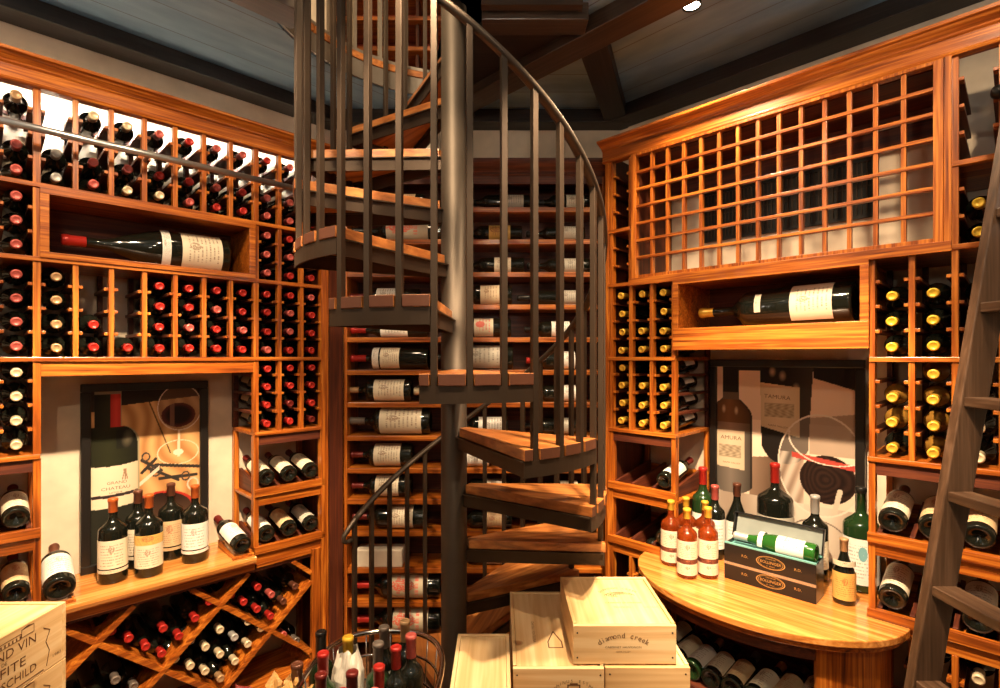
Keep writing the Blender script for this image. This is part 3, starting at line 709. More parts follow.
# ------------------------------------------------------------------ spiral stair
stair = empty('spiral_staircase', FW, (PX, PY, -H), 'steel spiral staircase with wooden wedge treads and square balusters', 'staircase')
def zt(k): return -.047+.222*k if k <= 0 else .175+.2135*(k-1)
build('newel_pole', MB().lathe([(.10, 0), (.10, .012), (.052, .014), (.050, .02), (.050, 5.0), (.0005, 5.0)], 40, (PX, PY, -H)), STEELL if False else plain('pole_steel', (.085, .066, .050), .5, .6), stair, FW)
def railz(th): return .865-(th+70.5)/30*.222
def wedge(c, r0, r1, half, z0, z1, notches=()):
    """tread outline round the pole, outer rim notched where balusters stand"""
    P = [pol(r0, c-half), ]
    a = c-half; pts = []
    stops = []
    for g in notches: stops += [(c+g-1.25, 0), (c+g-1.25, 1), (c+g+1.25, 1), (c+g+1.25, 0)]
    ang = [(c-half, 0)]; n = 14
    seq = [(c-half+2*half*i/n, 0) for i in range(n+1)] + stops
    seq = [q for q in seq if q[1] == 1 or not any(abs(q[0]-(c+g)) < 1.24 for g in notches)]
    seq2 = sorted(set(seq), key=lambda q: (q[0], q[1]))
    # order duplicates so the outline dips in, then out
    out = []
    for g in notches: pass
    i = 0; ordd = []
    for q in seq2: ordd.append(q)
    res = []; inn = False; k = 0
    while k < len(ordd):
        q = ordd[k]
        if k+1 < len(ordd) and abs(ordd[k+1][0]-q[0]) < 1e-6:
            pair = [ordd[k], ordd[k+1]]
            res += pair if not inn else pair[::-1]
            inn = not inn; k += 2
        else: res.append(q); k += 1
    pts = [(pol(r1-(.026 if f else 0), t)) for t, f in res]
    inner = [pol(r0, c+half-2*half*i/4) for i in range(5)]
    allp = [(p.x, p.y) for p in pts+inner]
    return MB().prism(allp, z0, z1)
NOT = (-12.5, -2.5, 7.5)
END_SHADE = plain('tread_end_shade', (.10, .034, .017), .5)  # block ends coloured darker than the tread, standing in for weak front light
for k in range(-6, 7):
    c = -78-30*k; z = zt(k)
    tz = FW @ Matrix.Translation((PX, PY, 0)) @ Matrix.Rotation(math.radians(c), 4, 'Z')
    w = wedge(c, .058, R, 16.5, z-.034, z, NOT)
    # the tread mesh keeps its grain along the radius through its own rotated origin
    M = WM[stair.name].inverted() @ tz
    vs = tz.inverted() @ FW
    o = link('tread', mesh_of(w, TREADW, 'tread', vs), M, stair)
    o.data.materials.append(END_SHADE)
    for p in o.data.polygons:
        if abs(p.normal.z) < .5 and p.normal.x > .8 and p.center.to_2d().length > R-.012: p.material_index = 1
    bv = o.modifiers.new('bevel', 'BEVEL'); bv.width = .002; bv.segments = 2
    fr = MB()
    n = 12
    ro = R-.004
    A = [pol(ro, c-16.5+33*i/n) for i in range(n+1)]; B = [pol(ro-.007, c+16.5-33*i/n) for i in range(n+1)]
    fr.prism([(p.x, p.y) for p in A+B], z-.084, z-.035)
    for sg in (-1, 1):
        p, q = pol(.05, c+sg*15.9), pol(ro-.004, c+sg*15.9)
        fr.beam((p.x, p.y, z-.0595), (q.x, q.y, z-.0595), .007, .049)
        p2 = pol(.05, c+sg*13.5)
        fr.beam((p.x, p.y, z-.037), (q.x, q.y, z-.037), .030, .004)
    p, q = pol(.05, c), pol(ro-.004, c)
    of = build('tread_frame', fr, STEEL, o, FW)
# balusters
def sqbar(p, q, w=.019, ang=0):
    Mz = Matrix.Translation((p.x, p.y, 0)) @ Matrix.Rotation(ang, 4, 'Z')
    return MB().box(-w/2, w/2, -w/2, w/2, p.z, q.z, Mz)
for k in range(-6, 7):
    c = -78-30*k
    for g in NOT:
        th = c+g
        b = pol(R-.014, th, zt(k)-.075); t = pol(R-.014, th, min(railz(th), 2.45))
        build('baluster', sqbar(b, t, .0185, math.radians(th)), STEEL, stair, FW, bev=.0015)
for th in (118.5, 127.5, 137, 146.5):
    build('baluster', sqbar(pol(R-.014, th, -H), pol(R-.014, th, railz(th)), .0185, math.radians(th)), STEEL, stair, FW, bev=.0015)
path = [pol(R-.014, a, railz(a)+.004) for a in range(-268, 147, 3)]
e = path[-1]
end = [pol(R-.012, 149.5, railz(149)-.006), pol(R-.008, 152, railz(150)-.024), pol(R-.008, 152.5, railz(150)-.047), pol(R-.010, 150.5, railz(150)-.058), pol(R-.014, 148, railz(150)-.055)]
hm = MB()
def ribbon(path, w, h):
    m = MB(); vs = []; n = len(path)
    for i, p in enumerate(path):
        d = (path[min(i+1, n-1)]-path[max(i-1, 0)]).normalized(); sd = d.cross(Vector((0, 0, 1)))
        sd = sd.normalized() if sd.length > .05 else pol(1, 0).normalized(); u = sd.cross(d)
        for t in range(8):
            a = 2*PI*(t+.5)/8; vs.append(p+sd*(math.cos(a)*w/1.85)+u*(math.sin(a)*h/1.85))
    fs = [(i*8+t, i*8+(t+1) % 8, (i+1)*8+(t+1) % 8, (i+1)*8+t) for i in range(n-1) for t in range(8)]
    fs += [tuple(range(7, -1, -1)), tuple((n-1)*8+t for t in range(8))]
    m.add(vs, fs, True); return m
build('handrail', ribbon(path, .034, .022), plain('rail_steel', (.075, .056, .042), .45, .65), stair, FW)
hr = build('handrail_curl', MB().tube([path[-2]+Vector((0, 0, 0))]+[path[-1]]+end, .011, 10), plain('rail_steel', (0, 0, 0)), stair, FW)
# upper landing rim
ZU = 1.49
land = empty('upper_landing_rim', FW, pol(RO, 150, 1.37), 'curved steel and wood rim of the upper floor opening with its balusters', 'landing')
def ringseg(r0, r1, a0, a1, z0, z1, n):
    A = [pol(r0, a0+(a1-a0)*i/n) for i in range(n+1)]; B = [pol(r1, a1+(a0-a1)*i/n) for i in range(n+1)]
    return MB().prism([(p.x, p.y) for p in A+B], z0, z1)
build('steel_fascia', ringseg(RO-.006, RO-.016, 98, 262, 1.365, 1.452, 40), plain('fascia_steel', (.22, .19, .16), .4, .6), land, FW)
build('steel_ledge', ringseg(RO+.03, RO-.020, 98, 262, 1.487, 1.502, 40), STEELL, land, FW)
for i in range(20):
    a = 99+8.1*i
    build('wood_block', ringseg(RO-.004, RO-.022, a, a+7.4, 1.453, 1.486, 3), TREADW, land, FW, bev=.002)
for i in range(15):
    a = 104+10.8*i
    build('baluster', sqbar(pol(RO-.002, a, 1.50), pol(RO-.002, a, 2.36), .0185, math.radians(a)), STEELL, land, FW)
build('top_rail', ribbon([pol(RO-.002, a, 2.365) for a in range(102, 260, 4)], .034, .022), STEELL, land, FW)
ub = empty('upper_shelving', FW, (-.3, 3.2, ZU), 'red-brown shelving on the floor above, seen through the stair opening', 'shelving')
build('carcass', MB().box(-1.5, .6, 3.33, 3.345, 1.49, 3.4).box(-1.5, -1.48, 3.1, 3.33, 1.49, 3.4).box(.58, .6, 3.1, 3.33, 1.49, 3.4), wood('mahogany', 2, (.10, .012, .006), (.17, .02, .008), (.24, .035, .012)), ub, FW)
for z in (1.66, 1.84, 2.02, 2.20, 2.38, 2.56): build('shelf', MB().box(-1.479, .579, 3.10, 3.329, z-.012, z+.012), OAK[0], ub, FW, bev=.002)
for x in (-1.0, -.5, 0.0): build('divider', MB().box(x-.009, x+.009, 3.14, 3.329, 1.49, 3.4), DOAK[2], ub, FW)
struct('ceiling_landing', MB().prism([cornL, cornR, (1.3, 3.36), (-1.9, 3.36)], ZC+.05, 1.485), PLASTER)
# ------------------------------------------------------------------ ladder at the right edge
YL = 1.35
def lx(z): return 1.217+.17*z
lad = empty('library_ladder', FW, (lx(-1.6), 1.1, -H), 'dark wooden library ladder with flat treads leaning at the right edge', 'ladder')
zs_, ze_ = -1.6, .95
wd = .072
def stile(y0, y1):
    return MB().add([Vector((lx(z)+a, y, z)) for y in (y0, y1) for (a, z) in ((0, zs_), (wd, zs_), (wd, ze_), (0, ze_))],
                    [(0, 1, 2, 3), (7, 6, 5, 4), (0, 4, 5, 1), (1, 5, 6, 2), (2, 6, 7, 3), (3, 7, 4, 0)])
build('stile', stile(YL, YL+.028), LADDERM, lad, FW, bev=.003)
build('stile', stile(YL-.46, YL-.432), LADDERM, lad, FW, bev=.003)
for i in range(10):
    z = -.104-.245*(i-3)
    if z < -1.5 or z > .85: continue
    build('tread', MB().box(lx(z)+.004, lx(z)+wd-.004, YL-.432, YL, z-.026, z), LADDERY, lad, FW, bev=.003)
hk = build('hook', MB().tube([(lx(.9)+.05, YL+.03, .86), (lx(.9)+.05, YL+.045, .92), (lx(.9)+.11, YL+.045, .94), (lx(.9)+.13, YL+.045, .88)], .008, 8), BLACKM, lad, FW)
# rail bracket by the crown at the right edge
tag(build('rail_bracket', MB().lathe([(.0004, 0), (.017, .0), (.019, .008), (.017, .03), (.010, .036), (.0004, .037)], 20).xf(Matrix.Translation((-2.238, -.041, .80)) @ Matrix.Rotation(PI/2, 4, 'X') @ Matrix.Translation((0, 0, -.037+.0))), BLACKM, None, FR),
    'small black rail bracket on the upright at the far right of the rack', 'bracket')
# ------------------------------------------------------------------ posters: flat prints in black frames
def grid_print(name, x0, x1, z0, z1, y, F, parent, paint, nx, nz):
    vs = []; fs = []; cols = []
    for j in range(nz+1):
        for i in range(nx+1):
            u, v = i/nx, 1-j/nz
            vs.append((x0+(x1-x0)*u, y, z0+(z1-z0)*j/nz)); cols.append(paint(u, v))
    for j in range(nz):
        for i in range(nx):
            a = j*(nx+1)+i; fs.append((a, a+1, a+nx+2, a+nx+1))
    m = MB().add(vs, fs)
    o = build(name, m, PRINTM, parent, F)
    ca = o.data.color_attributes.new('print', 'FLOAT_COLOR', 'POINT')
    for i, c in enumerate(cols): ca.data[i].color = (*c, 1)
    return o
PRINTM, nt, b = newmat('printed_poster')
at = N(nt, 'ShaderNodeAttribute'); at.attribute_name = 'print'; nt.links.new(at.outputs['Color'], b.inputs['Base Color']); b.inputs['Specular IOR Level'].default_value = .25
b.inputs['Roughness'].default_value = .4
def mixc(a, b_, t): t = max(0, min(1, t)); return tuple(p+(q-p)*t for p, q in zip(a, b_))
def sm(e0, e1, x):
    t = max(0, min(1, (x-e0)/(e1-e0))); return t*t*(3-2*t)
def ell_d(x, y, cx, cy, rx, ry): return math.hypot((x-cx)/rx, (y-cy)/ry)
def seg_d(x, y, a, b_):
    ax, ay = a; bx, by = b_; t = max(0, min(1, ((x-ax)*(bx-ax)+(y-ay)*(by-ay))/((bx-ax)**2+(by-ay)**2))); return math.hypot(x-ax-t*(bx-ax), y-ay-t*(by-ay))
def paintL(u, v):
    x, y = 88+550*u, 95+800*v
    g = .5+.5*math.sin(.055*(x*1.2-y*.35)+2.2*math.sin(x*.011+y*.008)+1.2*math.sin(y*.02))
    c = mixc((.42, .20, .07), (.66, .38, .16), g)
    if abs((x-365)-(y-150)*.42) < 4 and y < 420: c = (.10, .05, .02)
    if y < 165-(x-230)*.075+ (0) and x > 215: c = (.022, .014, .010)
    if y < 190 and x < 110: c = (.03, .02, .015)
    # glass top right
    d = ell_d(x, y, 530, 190, 122, 118)
    if y > 85 and d < 1:
        c = mixc(c, (.22, .12, .08), .45)
        dw = ell_d(x, y, 522, 228, 92, 62)
        if dw < 1: c = mixc((.012, .004, .004), (.10, .02, .015), sm(.6, 1, dw)) if abs(x-486) > 12 else (.16, .07, .045)
        if d > .955: c = (.72, .56, .42)
    if abs(x-524-(y-300)*-.02) < 7 and 305 < y < 440: c = (.74, .58, .42)
    d = ell_d(x, y, 520, 418, 112, 62)
    if .95 < d < 1.02: c = (.72, .55, .38)
    if d < .25: c = (.8, .66, .5)
    # corkscrew
    for a, b_ in (((330, 440), (430, 500)), ((400, 470), (640, 505)), ((360, 480), (520, 560)), ((420, 540), (620, 545)), ((330, 500), (400, 440))):
        if seg_d(x, y, a, b_) < 8: c = (.03, .025, .022)
    for cx, cy, rr in ((400, 500, 26), (560, 545, 22), (350, 425, 20), (600, 590, 30)):
        d = math.hypot(x-cx, y-cy)
        if rr-5 < d < rr+3: c = (.05, .04, .035) if cx < 590 else (.6, .5, .4)
    d = ell_d(x, y, 420, 700, 190, 95)
    if .9 < d < 1: c = (.42, .03, .02)
    elif d <= .9: c = mixc((.02, .01, .008), (.10, .05, .03), (y-620)/150)
    for off in (0, 14):
        yy = 600-((x-250-off)/170.)*120 if 250 < x < 420 else None
        if yy and abs(y-yy) < 5: c = (.66, .56, .44)
    # bottle
    cx = 168; hw = 62
    if y >= 262: hw = 62+90*math.sqrt(max(0, 1-((355-min(y, 355))/93.)**2))
    if abs(x-cx) < hw:
        e = (x-cx)/hw
        c = mixc((.008, .008, .006), (.024, .026, .012), 1-abs(e))
        if y < 266 and x > 178: c = mixc((.62, .05, .04), (.3, .015, .012), abs(x-205)/40.)
        if y < 110: c = (.25, .2, .15)
        if 205 < x < 290 and 280 < y < 370 and e > .25: c = mixc((.13, .11, .07), (.012, .012, .009), math.hypot((x-260)*1.4, (y-322)*.9+ (x-260)*.3)/44.)
        if y > 452-18*e*e+ 0 and y < 640-14*e*e+8:
            c = mixc((.74, .62, .46), (.50, .38, .25), abs(e)**2)
            if 585 < y+14*e*e < 600: c = (.03, .02, .02)
            if 470 < y < 520 and 232 < x < 262 and (abs(x-247) < 3 or abs(abs(x-247)-(y-470)*.25) < 3 or (y < 482 and abs(x-247) < 9)): c = (.30, .18, .11)
        elif y >= 640: c = (.02, .02, .015)
        if e > .93: c = (.30, .26, .16)
    return c
def paintR(u, v):
    x, y = 65+535*u, 62+700*v
    c = mixc((.78, .57, .43), (.62, .44, .32), v)
    if y > 270 : c = mixc((.88, .68, .52), (.78, .62, .48), (y-270)/300.)
    if y < 90+ (x-460)*.28 + 12 and x > 455: c = (.015, .011, .009)
    if y < 78 and 150 < x < 460: c = (.02, .015, .012)
    if y > 420+(x-200)*-.12 and x < 420 and x > 205: c = mixc((.12, .07, .045), (.34, .22, .15), abs(x-300)/140.)
    if x > 440 and 225+abs(x-600)*.15 < y < 380: c = mixc(c, (.24, .16, .11), .75)
    if y > 570: c = mixc((.66, .56, .46), (.40, .3, .23), sm(.3, 1, math.sin(x*.012)*.5+.5))
    # second bottle
    L = 250+ (y-62)*.02; Rr = 455-(y-62)*.06
    if y < 430 and L < x < Rr:
        e = (x-(L+Rr)/2)/((Rr-L)/2)
        if y < 430-60*(abs(e)**3):
            c = mixc((.012, .009, .008), (.05, .035, .025), max(0, e))
            for cx, cy in ((340, 95), (392, 140), (300, 80)):
                d = math.hypot(x-cx, (y-cy)*.7)
                if d < 16: c = mixc((.45, .32, .22), c, d/16.)
            if 122+ (x-250)*.10 < y < 292+(x-250)*.22 and x < 405 :
                c = mixc((.66, .50, .34), (.50, .36, .22), abs(x-320)/110.)
                if 200 < y < 255 and 268 < x < 385: c = mixc((.28, .20, .12), (.50, .40, .27), .5+.5*math.sin(x*.21+3*math.sin(y*.12))*math.sin(y*.28))
    # first bottle
    cx = 125
    if y < 190: hw = 36
    else: hw = 36+56*math.sin(min(1, (y-190)/70.)*PI/2)
    if abs(x-cx) < hw and y < 575-30*(abs((x-cx)/92.)**3):
        e = (x-cx)/hw
        if y < 165: c = (.014, .011, .010)
        elif y < 195: c = (.12, .08, .055)
        elif y < 325: c = mixc((.20, .085, .035), (.06, .028, .015), abs(e+.1)) if y < 290 else mixc((.34, .21, .14), (.08, .05, .03), abs(e))
        else: c = mixc((.20, .16, .13), (.05, .04, .032), abs(e))
        for px_, py_ in ((95, 235), (150, 240)):
            d = math.hypot(x-px_, (y-py_)*.5)
            if d < 10: c = mixc((.66, .48, .3), c, d/10.)
        if 322 < y < 478-(188-x)*.06 and x < 186:
            c = mixc((.70, .54, .38), (.56, .42, .28), abs(e))
            if 380 < y < 432 and x > 72 and x < 172: c = mixc((.26, .19, .12), (.52, .42, .29), .5+.5*math.sin(x*.2+2*math.sin(y*.15))*math.sin(y*.3))
        if e > .9: c = (.025, .018, .014)
    # wine glass
    d = ell_d(x, y, 480, 420, 158, 188)
    if d < 1:
        c = mixc(c, (.42, .34, .28), .25)
        if y > 380 and x < 420: c = mixc(c, (.66, .56, .47), .35+.35*math.sin(x*.13+y*.05))
        dw = ell_d(x, y, 505, 468, 100, 88)
        if dw < 1: c = mixc((.012, .006, .005), (.030, .014, .010), .5+.5*math.sin(30*dw+3*math.sin(x*.05)))
        if y < 400+(x-380)*.12 and y > 380+(x-380)*.12 and 375 < x < 600: c = (.42, .06, .045)
        if seg_d(x, y, (548, 505), (530, 580)) < 9: c = (.60, .48, .38)
        if d > .965: c = (.70, .60, .50)
    if abs(ell_d(x, y, 520, 315, 155, 100)-1) < .018 and y > 300: c = (.74, .64, .54)
    d = ell_d(x, y, 470, 720, 120, 100)
    if .97 < d < 1.02: c = (.2, .15, .12)
    return c
def poster(F, x0, x1, z0, z1, y, paint, label, texts, fw=.034):
    p = empty('framed_poster', F, ((x0+x1)/2, y, z0), label, 'framed poster')
    fm = MB()
    yb = y+.0
    for a, b_, c, d in ((x0, x1, z1-fw, z1), (x0, x1, z0, z0+fw), (x0, x0+fw, z0+fw, z1-fw), (x1-fw, x1, z0+fw, z1-fw)): fm.box(a, b_, y-.022, y, c, d)
    build('frame', fm, BLACKF, p, F, bev=.004)
    build('backing', MB().box(x0+fw*.5, x1-fw*.5, y-.006, y-.001, z0+fw*.5, z1-fw*.5), BLACKF, p, F)
    X0, X1, Z0, Z1 = x0+fw, x1-fw, z0+fw, z1-fw
    pr = grid_print('print', X0, X1, Z0, Z1, y-.0075, F, p, paint, 180, 260)
    tm = MB()
    for s, u, v, size, sx, rot in texts:
        cx, cz = X0+(X1-X0)*u, Z1-(Z1-Z0)*v
        add_text(tm, s, size, lambda a, b_, cx=cx, cz=cz, r=rot: Vector((cx+a*math.cos(r)-b_*math.sin(r), y-.0079, cz+a*math.sin(r)+b_*math.cos(r))), sx=sx)
    build('printed_lettering', tm, plain('faded_ink', (.16, .09, .05), .6), pr, F)
def t_at(x, c, sgn): u = (x-500)/520; return (c/(1-sgn*u))*R2      # length along a wall plane line
xa_ = t_at(80, 3.88, 1); xb_ = t_at(207, 3.88, 1)
# plane offset: c = CL + sqrt2*y  ->  y = (c-CL)/sqrt2 ; x_local = Y*sqrt2 - y
yl = (3.88-CL)/R2
poster(FL, xa_-yl, xb_-yl, -.8990, -.112, yl, paintL, 'tall framed wine poster on the left wall, bottle and glass over wood grain',
       [('GRAND', .22, .545, .017, 1.2, 0), ('CHATEAU', .21, .577, .018, 1.25, 0), ('LATOUR', .21, .603, .010, 1.2, 0)])
yr = (3.60-CR)/R2
xa_ = -(3.60/(1+(711-500)/520)*R2-yr); xb_ = -(3.60/(1+(866-500)/520)*R2-yr)
poster(FR, xa_, xb_, -.8990, -.012, yr, paintR, 'wide framed wine poster on the right wall, two bottles and a swirling glass',
       [('AMURA', .115, .415, .026, 1.1, 0), ('TAMURA', .475, .165, .025, 1.1, -.06), ('NAPA VALLEY', .12, .56, .012, 1.1, 0), ('NAPA VALLEY', .48, .325, .012, 1.1, -.1)])
# ------------------------------------------------------------------ upright bottles on the counters
def stand(x, y, z, top, wpx, label, group, **k):
    p = pxz(x, y, z); h = (y-top)/520*p.y
    r = wpx/520*p.y/2*math.cos(math.atan((x-500)/520))
    return bottle(FW, p+Vector((0, 0, .0005)), (0, 0, 1), (-p.x*.8, -p.y, 0), label, group, h=round(h, 3), r=round(r, 4), seg=36, **k)
gl = 'bottles standing on the left counter'
for x, y, tp, w, cap, lb, nm in ((113, 580, 498, 31, 'orange', 'cream', 'nearest upright bottle on the left counter, orange cap, plain cream label'),
        (138, 566, 490, 26, 'brown', 'cream', 'upright bottle half hidden behind two others on the left counter'),
        (149, 574, 494, 29, 'orange', 'cream', 'upright bottle with ornate yellow-topped label, centre of left counter'),
        (171, 557, 483, 26, 'brown', 'tan', 'brown-capped upright bottle second from right on the left counter'),
        (195, 560, 485, 27, 'orange', 'white', 'rightmost upright bottle on the left counter, orange cap, white label')):
    lab = (('yellow', .40, .52, 1.5), ('cream', .12, .40, 1.5)) if 'ornate' in nm else ((lb, .13, .17, 1.5), (lb, .185, .52, 1.5))
    stand(x, y, -.90, tp, w, nm, gl, cap=cap, lab=lab, caplen=.17)
gs = 'gold-capped sweet wine bottles on the curved counter'
for x, y, tp, nm in ((687, 576, 508, 'amber gold-capped bottle, front left of the five'), (708, 576, 507, 'amber gold-capped bottle, front right of the five'),
                     (671, 563, 500, 'amber gold-capped bottle, leftmost of the five'), (686, 558, 497, 'amber gold-capped bottle, behind the front left one of the five'), (705, 560, 501, 'amber gold-capped bottle, behind the front right one of the five')):
    stand(x, y, -.90, tp, 20.5, nm, gs, cap='gold', glass=AMBER, lab=(('cream', .06, .22, 1.6), ('band', .22, .29, 1.6), ('cream', .29, .55, 1.6)), caplen=.15)
gb = 'bottles standing at the back of the curved counter'
stand(703, 552, -.90, 467, 22, 'tall green bottle with bright red capsule behind the amber bottles', gb, cap='red', glass=GREENG, lab=L1('white'), caplen=.2)
stand(715, 557, -.90, 485, 20, 'bottle with dull pink capsule behind the amber bottles', gb, cap='pink', lab=(('white', .15, .55, 1.5),), caplen=.2)
stand(737, 556, -.90, 483, 25, 'slim bottle with brown capsule in front of the right poster', gb, cap='brown', lab=(('white', .12, .50, 1.5),), caplen=.18, style='burg')
stand(775, 560, -.90, 463, 37, 'fat bottle with bright red capsule in front of the right poster', gb, cap='red', lab=(('grey', .18, .48, 1.4),), caplen=.2)
stand(815, 578, -.90, 495, 27, 'bottle with silver capsule right of the open gift box', gb, cap='silver', lab=(('cream', .15, .48, 1.4),), caplen=.22)
stand(861, 588, -.90, 487, 38, 'big green bottle with white handwritten label and teal blot', gb, cap='black', glass=GREENG, lab=(('teal', .08, .52, 1.5),), caplen=.06)
stand(844, 602, -.90, 538, 24, 'small bottle with orange label beside the big green bottle', gb, cap='tan', lab=(('orange', .08, .50, 1.7), ('cream', .60, .68, 1.2)), caplen=.2, style='burg')
# gift boxes
def gift(x0, x1, y0, y1, z0, z1, label, openb):
    g = empty('gift_box', FR, ((x0+x1)/2, (y0+y1)/2, z0), label, 'gift box')
    blk = plain('gift_black', (.016, .015, .016), .28, .3, .3)
    if not openb:
        bd = build('box_body', MB().box(x0, x1, y0, y1, z0, z1), blk, g, FR, bev=.001)
    else:
        t = .004
        bd = build('box_body', MB().box(x0, x1, y0, y0+t, z0, z1).box(x0, x1, y1-t, y1, z0, z1).box(x0, x0+t, y0+t, y1-t, z0, z1).box(x1-t, x1, y0+t, y1-t, z0, z1).box(x0+t, x1-t, y0+t, y1-t, z0, z0+t), blk, g, FR)
        build('satin_lining', MB().box(x0+t, x1-t, y0+t, y1-t, z1-.022, z1-.014).box(x0, x1, y0-.001, y0+.008, z1, z1+.007).box(x0, x1, y1-.008, y1, z1, z1+.007), plain('teal_satin', (.16, .42, .40), .4), g, FR, bev=.001)
        lidm = MB().prism([(y1, z1+.006), (y1+.004, z1+.006), (y1+.034, z1+.098), (y1+.030, z1+.098)], x0, x1, 'x')
        lidm.prism([(y1-.001, z1+.006), (y1+.030, z1+.098), (y1+.012, z1+.104), (y1-.018, z1+.012)], x0-.001, x0+.003, 'x').prism([(y1-.001, z1+.006), (y1+.030, z1+.098), (y1+.012, z1+.104), (y1-.018, z1+.012)], x1-.003, x1+.001, 'x')
        lidm.prism([(y1+.031, z1+.096), (y1+.033, z1+.100), (y1+.013, z1+.106), (y1+.011, z1+.102)], x0, x1, 'x')
        lid = build('lid', lidm, blk, g, FR)
        build('lid_lining', MB().prism([(y1-.0012, z1+.010), (y1-.0004, z1+.010), (y1+.0290, z1+.096), (y1+.0282, z1+.096)], x0+.008, x1-.008, 'x'), plain('lid_satin', (.34, .38, .36), .35, .3), lid, FR)
    gm = MB(); xc, zc = (x0+x1)/2+.01, (z0+z1)/2
    fy = y0-.0006
    for ra, rb in ((1.0, .93), (.86, .83)):
        n = 48; vs = []
        for i in range(n):
            a = 2*PI*i/n
            for q in (ra, rb): vs.append((xc+.052*q*math.cos(a), fy, zc+.024*q*math.sin(a)))
        gm.add(vs, [(2*i, 2*i+1, (2*i+3) % (2*n), (2*i+2) % (2*n)) for i in range(n)])
    add_text(gm, 'BOLLINGER', .0155, lambda a, b_: Vector((xc+a, fy, zc+b_)), sx=.95)
    add_text(gm, 'CHAMPAGNE', .006, lambda a, b_: Vector((xc+a, fy, zc+.0135+b_)), sx=1)
    add_text(gm, 'AY - FRANCE', .005, lambda a, b_: Vector((xc+a, fy, zc-.0135+b_)), sx=1)
    for s in (-.095, .095): add_text(gm, 'R.D.', .014, lambda a, b_, s=s: Vector((xc+s+a, fy, zc+b_)))
    build('gold_emblem', gm, GOLD, bd, FR)
bxa, bxb = -3.045, -2.715
gift(bxa, bxb, -.045, .055, -.8995, -.828, 'closed black gift box with gold oval emblem, lowest of the pair', False)
tm_ = MB().box(bxa, bxb, -.0455, -.0451, -.8395, -.8285)
build('silver_band', tm_, plain('silver_foil', (.5, .5, .5), .25, .8), bpy.data.objects['gift_box'], FR)
gift(bxa, bxb, -.045, .055, -.8275, -.757, 'open black gift box lined in teal on top of the closed one', True)
bottle(FR, (bxb-.010, .005, -.757-.014+.038), (-1, 0, 0), (.0, -.5, 1), 'green champagne bottle lying in the open gift box', None, h=.300, r=.0375, cap='silver', glass=plain('lime_glass', (.02, .11, .015), .08, 0, .3), lab=(('white', .12, .44, 1.6), ('white', .6, .66, 1.4)), style='champ', seg=32, caplen=.26, name='champagne_bottle', cat='champagne bottle')
# ------------------------------------------------------------------ crates
def crate(name, x0, x1, y0, y1, z0, z1, label, th=.014, sidelip=True):
    c = empty(name, FW, ((x0+x1)/2, (y0+y1)/2, z0), label, 'wooden crate')
    fr = build('end_board', MB().box(x0, x1, y0, y0+th, z0, z1-.003), PINE[0], c, FW, bev=.0015)
    build('end_board', MB().box(x0, x1, y1-th, y1, z0, z1), PINE[0], c, FW, bev=.0015)
    build('side_board', MB().box(x0, x0+th*.8, y0+th, y1-th, z0, z1), PINE[1], c, FW, bev=.0012)
    build('side_board', MB().box(x1-th*.8, x1, y0+th, y1-th, z0, z1), PINE[1], c, FW, bev=.0012)
    build('bottom', MB().box(x0+th*.8, x1-th*.8, y0+th, y1-th, z0, z0+.01), PINE[1], c, FW)
    ld = build('lid', MB().box(x0+th*.8+.001, x1-th*.8-.001, y0+th+.001, y1-th-.001, z1-.012, z1-.0035), PINE[1], c, FW, bev=.001)
    return c, fr, ld
def nails(parent, x0, x1, y, zz):
    m = MB()
    for x in (x0, x1):
        for z in zz: m.prism([(x+.0028*math.cos(a*PI/4), z+.0028*math.sin(a*PI/4)) for a in range(8)], y-.0006, y+.0004, 'y')
    build('nails', m, INKD, parent, FW)
# stamped box on top
AX0, AX1, AY0, AY1, AZ0, AZ1 = .226, .543, 1.60, 1.95, -.945, -.824
c, fr, ld = crate('wine_crate', AX0, AX1, AY0, AY1, AZ0, AZ1, 'pale pine wine box with arched lettering, on top of the crate stack')
m = MB(); cx, cz = (AX0+AX1)/2-.005, AZ0+.012; rad = .105
for i, ch in enumerate('diamond creek'):
    a = math.radians(90+44-88*(i/12.)); ctr = Vector((cx+rad*1.0*math.cos(a), 0, cz+rad*.72*math.sin(a)))
    if ch == ' ': continue
    rr_ = a-PI/2
    add_text(m, ch, .024, lambda p, q, ctr=ctr, r=rr_*.75: Vector((ctr.x+p*math.cos(r)-q*math.sin(r), AY0-.0006, ctr.z+p*math.sin(r)+q*math.cos(r))))
add_text(m, 'CABERNET SAUVIGNON', .0085, lambda p, q: Vector((cx+p, AY0-.0006, cz+.040+q)), sx=1.2)
add_text(m, 'NAPA VALLEY', .006, lambda p, q: Vector((cx+p, AY0-.0006, cz+.026+q)), sx=1.2)
build('printed_lettering', m, INK, fr, FW); nails(fr, AX0+.012, AX1-.012, AY0, (AZ0+.02, AZ1-.025))
m = MB(); lx_, ly_, lz_ = (AX0+AX1)/2+.03, AY0+.205, AZ1-.0031
P2 = lambda a, b_: Vector((lx_+a, ly_+b_, lz_))
for i, ch in enumerate('DIAMOND CREEK'):
    a = math.radians(90+62-124*(i/12.)); r = (a-PI/2)*.7
    if ch != ' ': add_text(m, ch, .015, lambda p, q, a=a, r=r: P2(.07*math.cos(a)+p*math.cos(r)-q*math.sin(r), .055*math.sin(a)+p*math.sin(r)+q*math.cos(r)))
for k in range(7):
    ra = .05-.006*k; n = 30
    vs = []
    for i in range(n+1):
        a = PI*i/n+k*.2
        for q in (0, .0022): vs.append(P2((ra+q)*math.cos(a), (ra*.55+q)*math.sin(a)*(1 if k % 2 else .8)-.002))
    m.add(vs, [(2*i, 2*i+1, 2*i+3, 2*i+2) for i in range(n)])
add_text(m, 'CABERNET SAUVIGNON', .010, lambda p, q: P2(p, q-.055), sx=1.1)
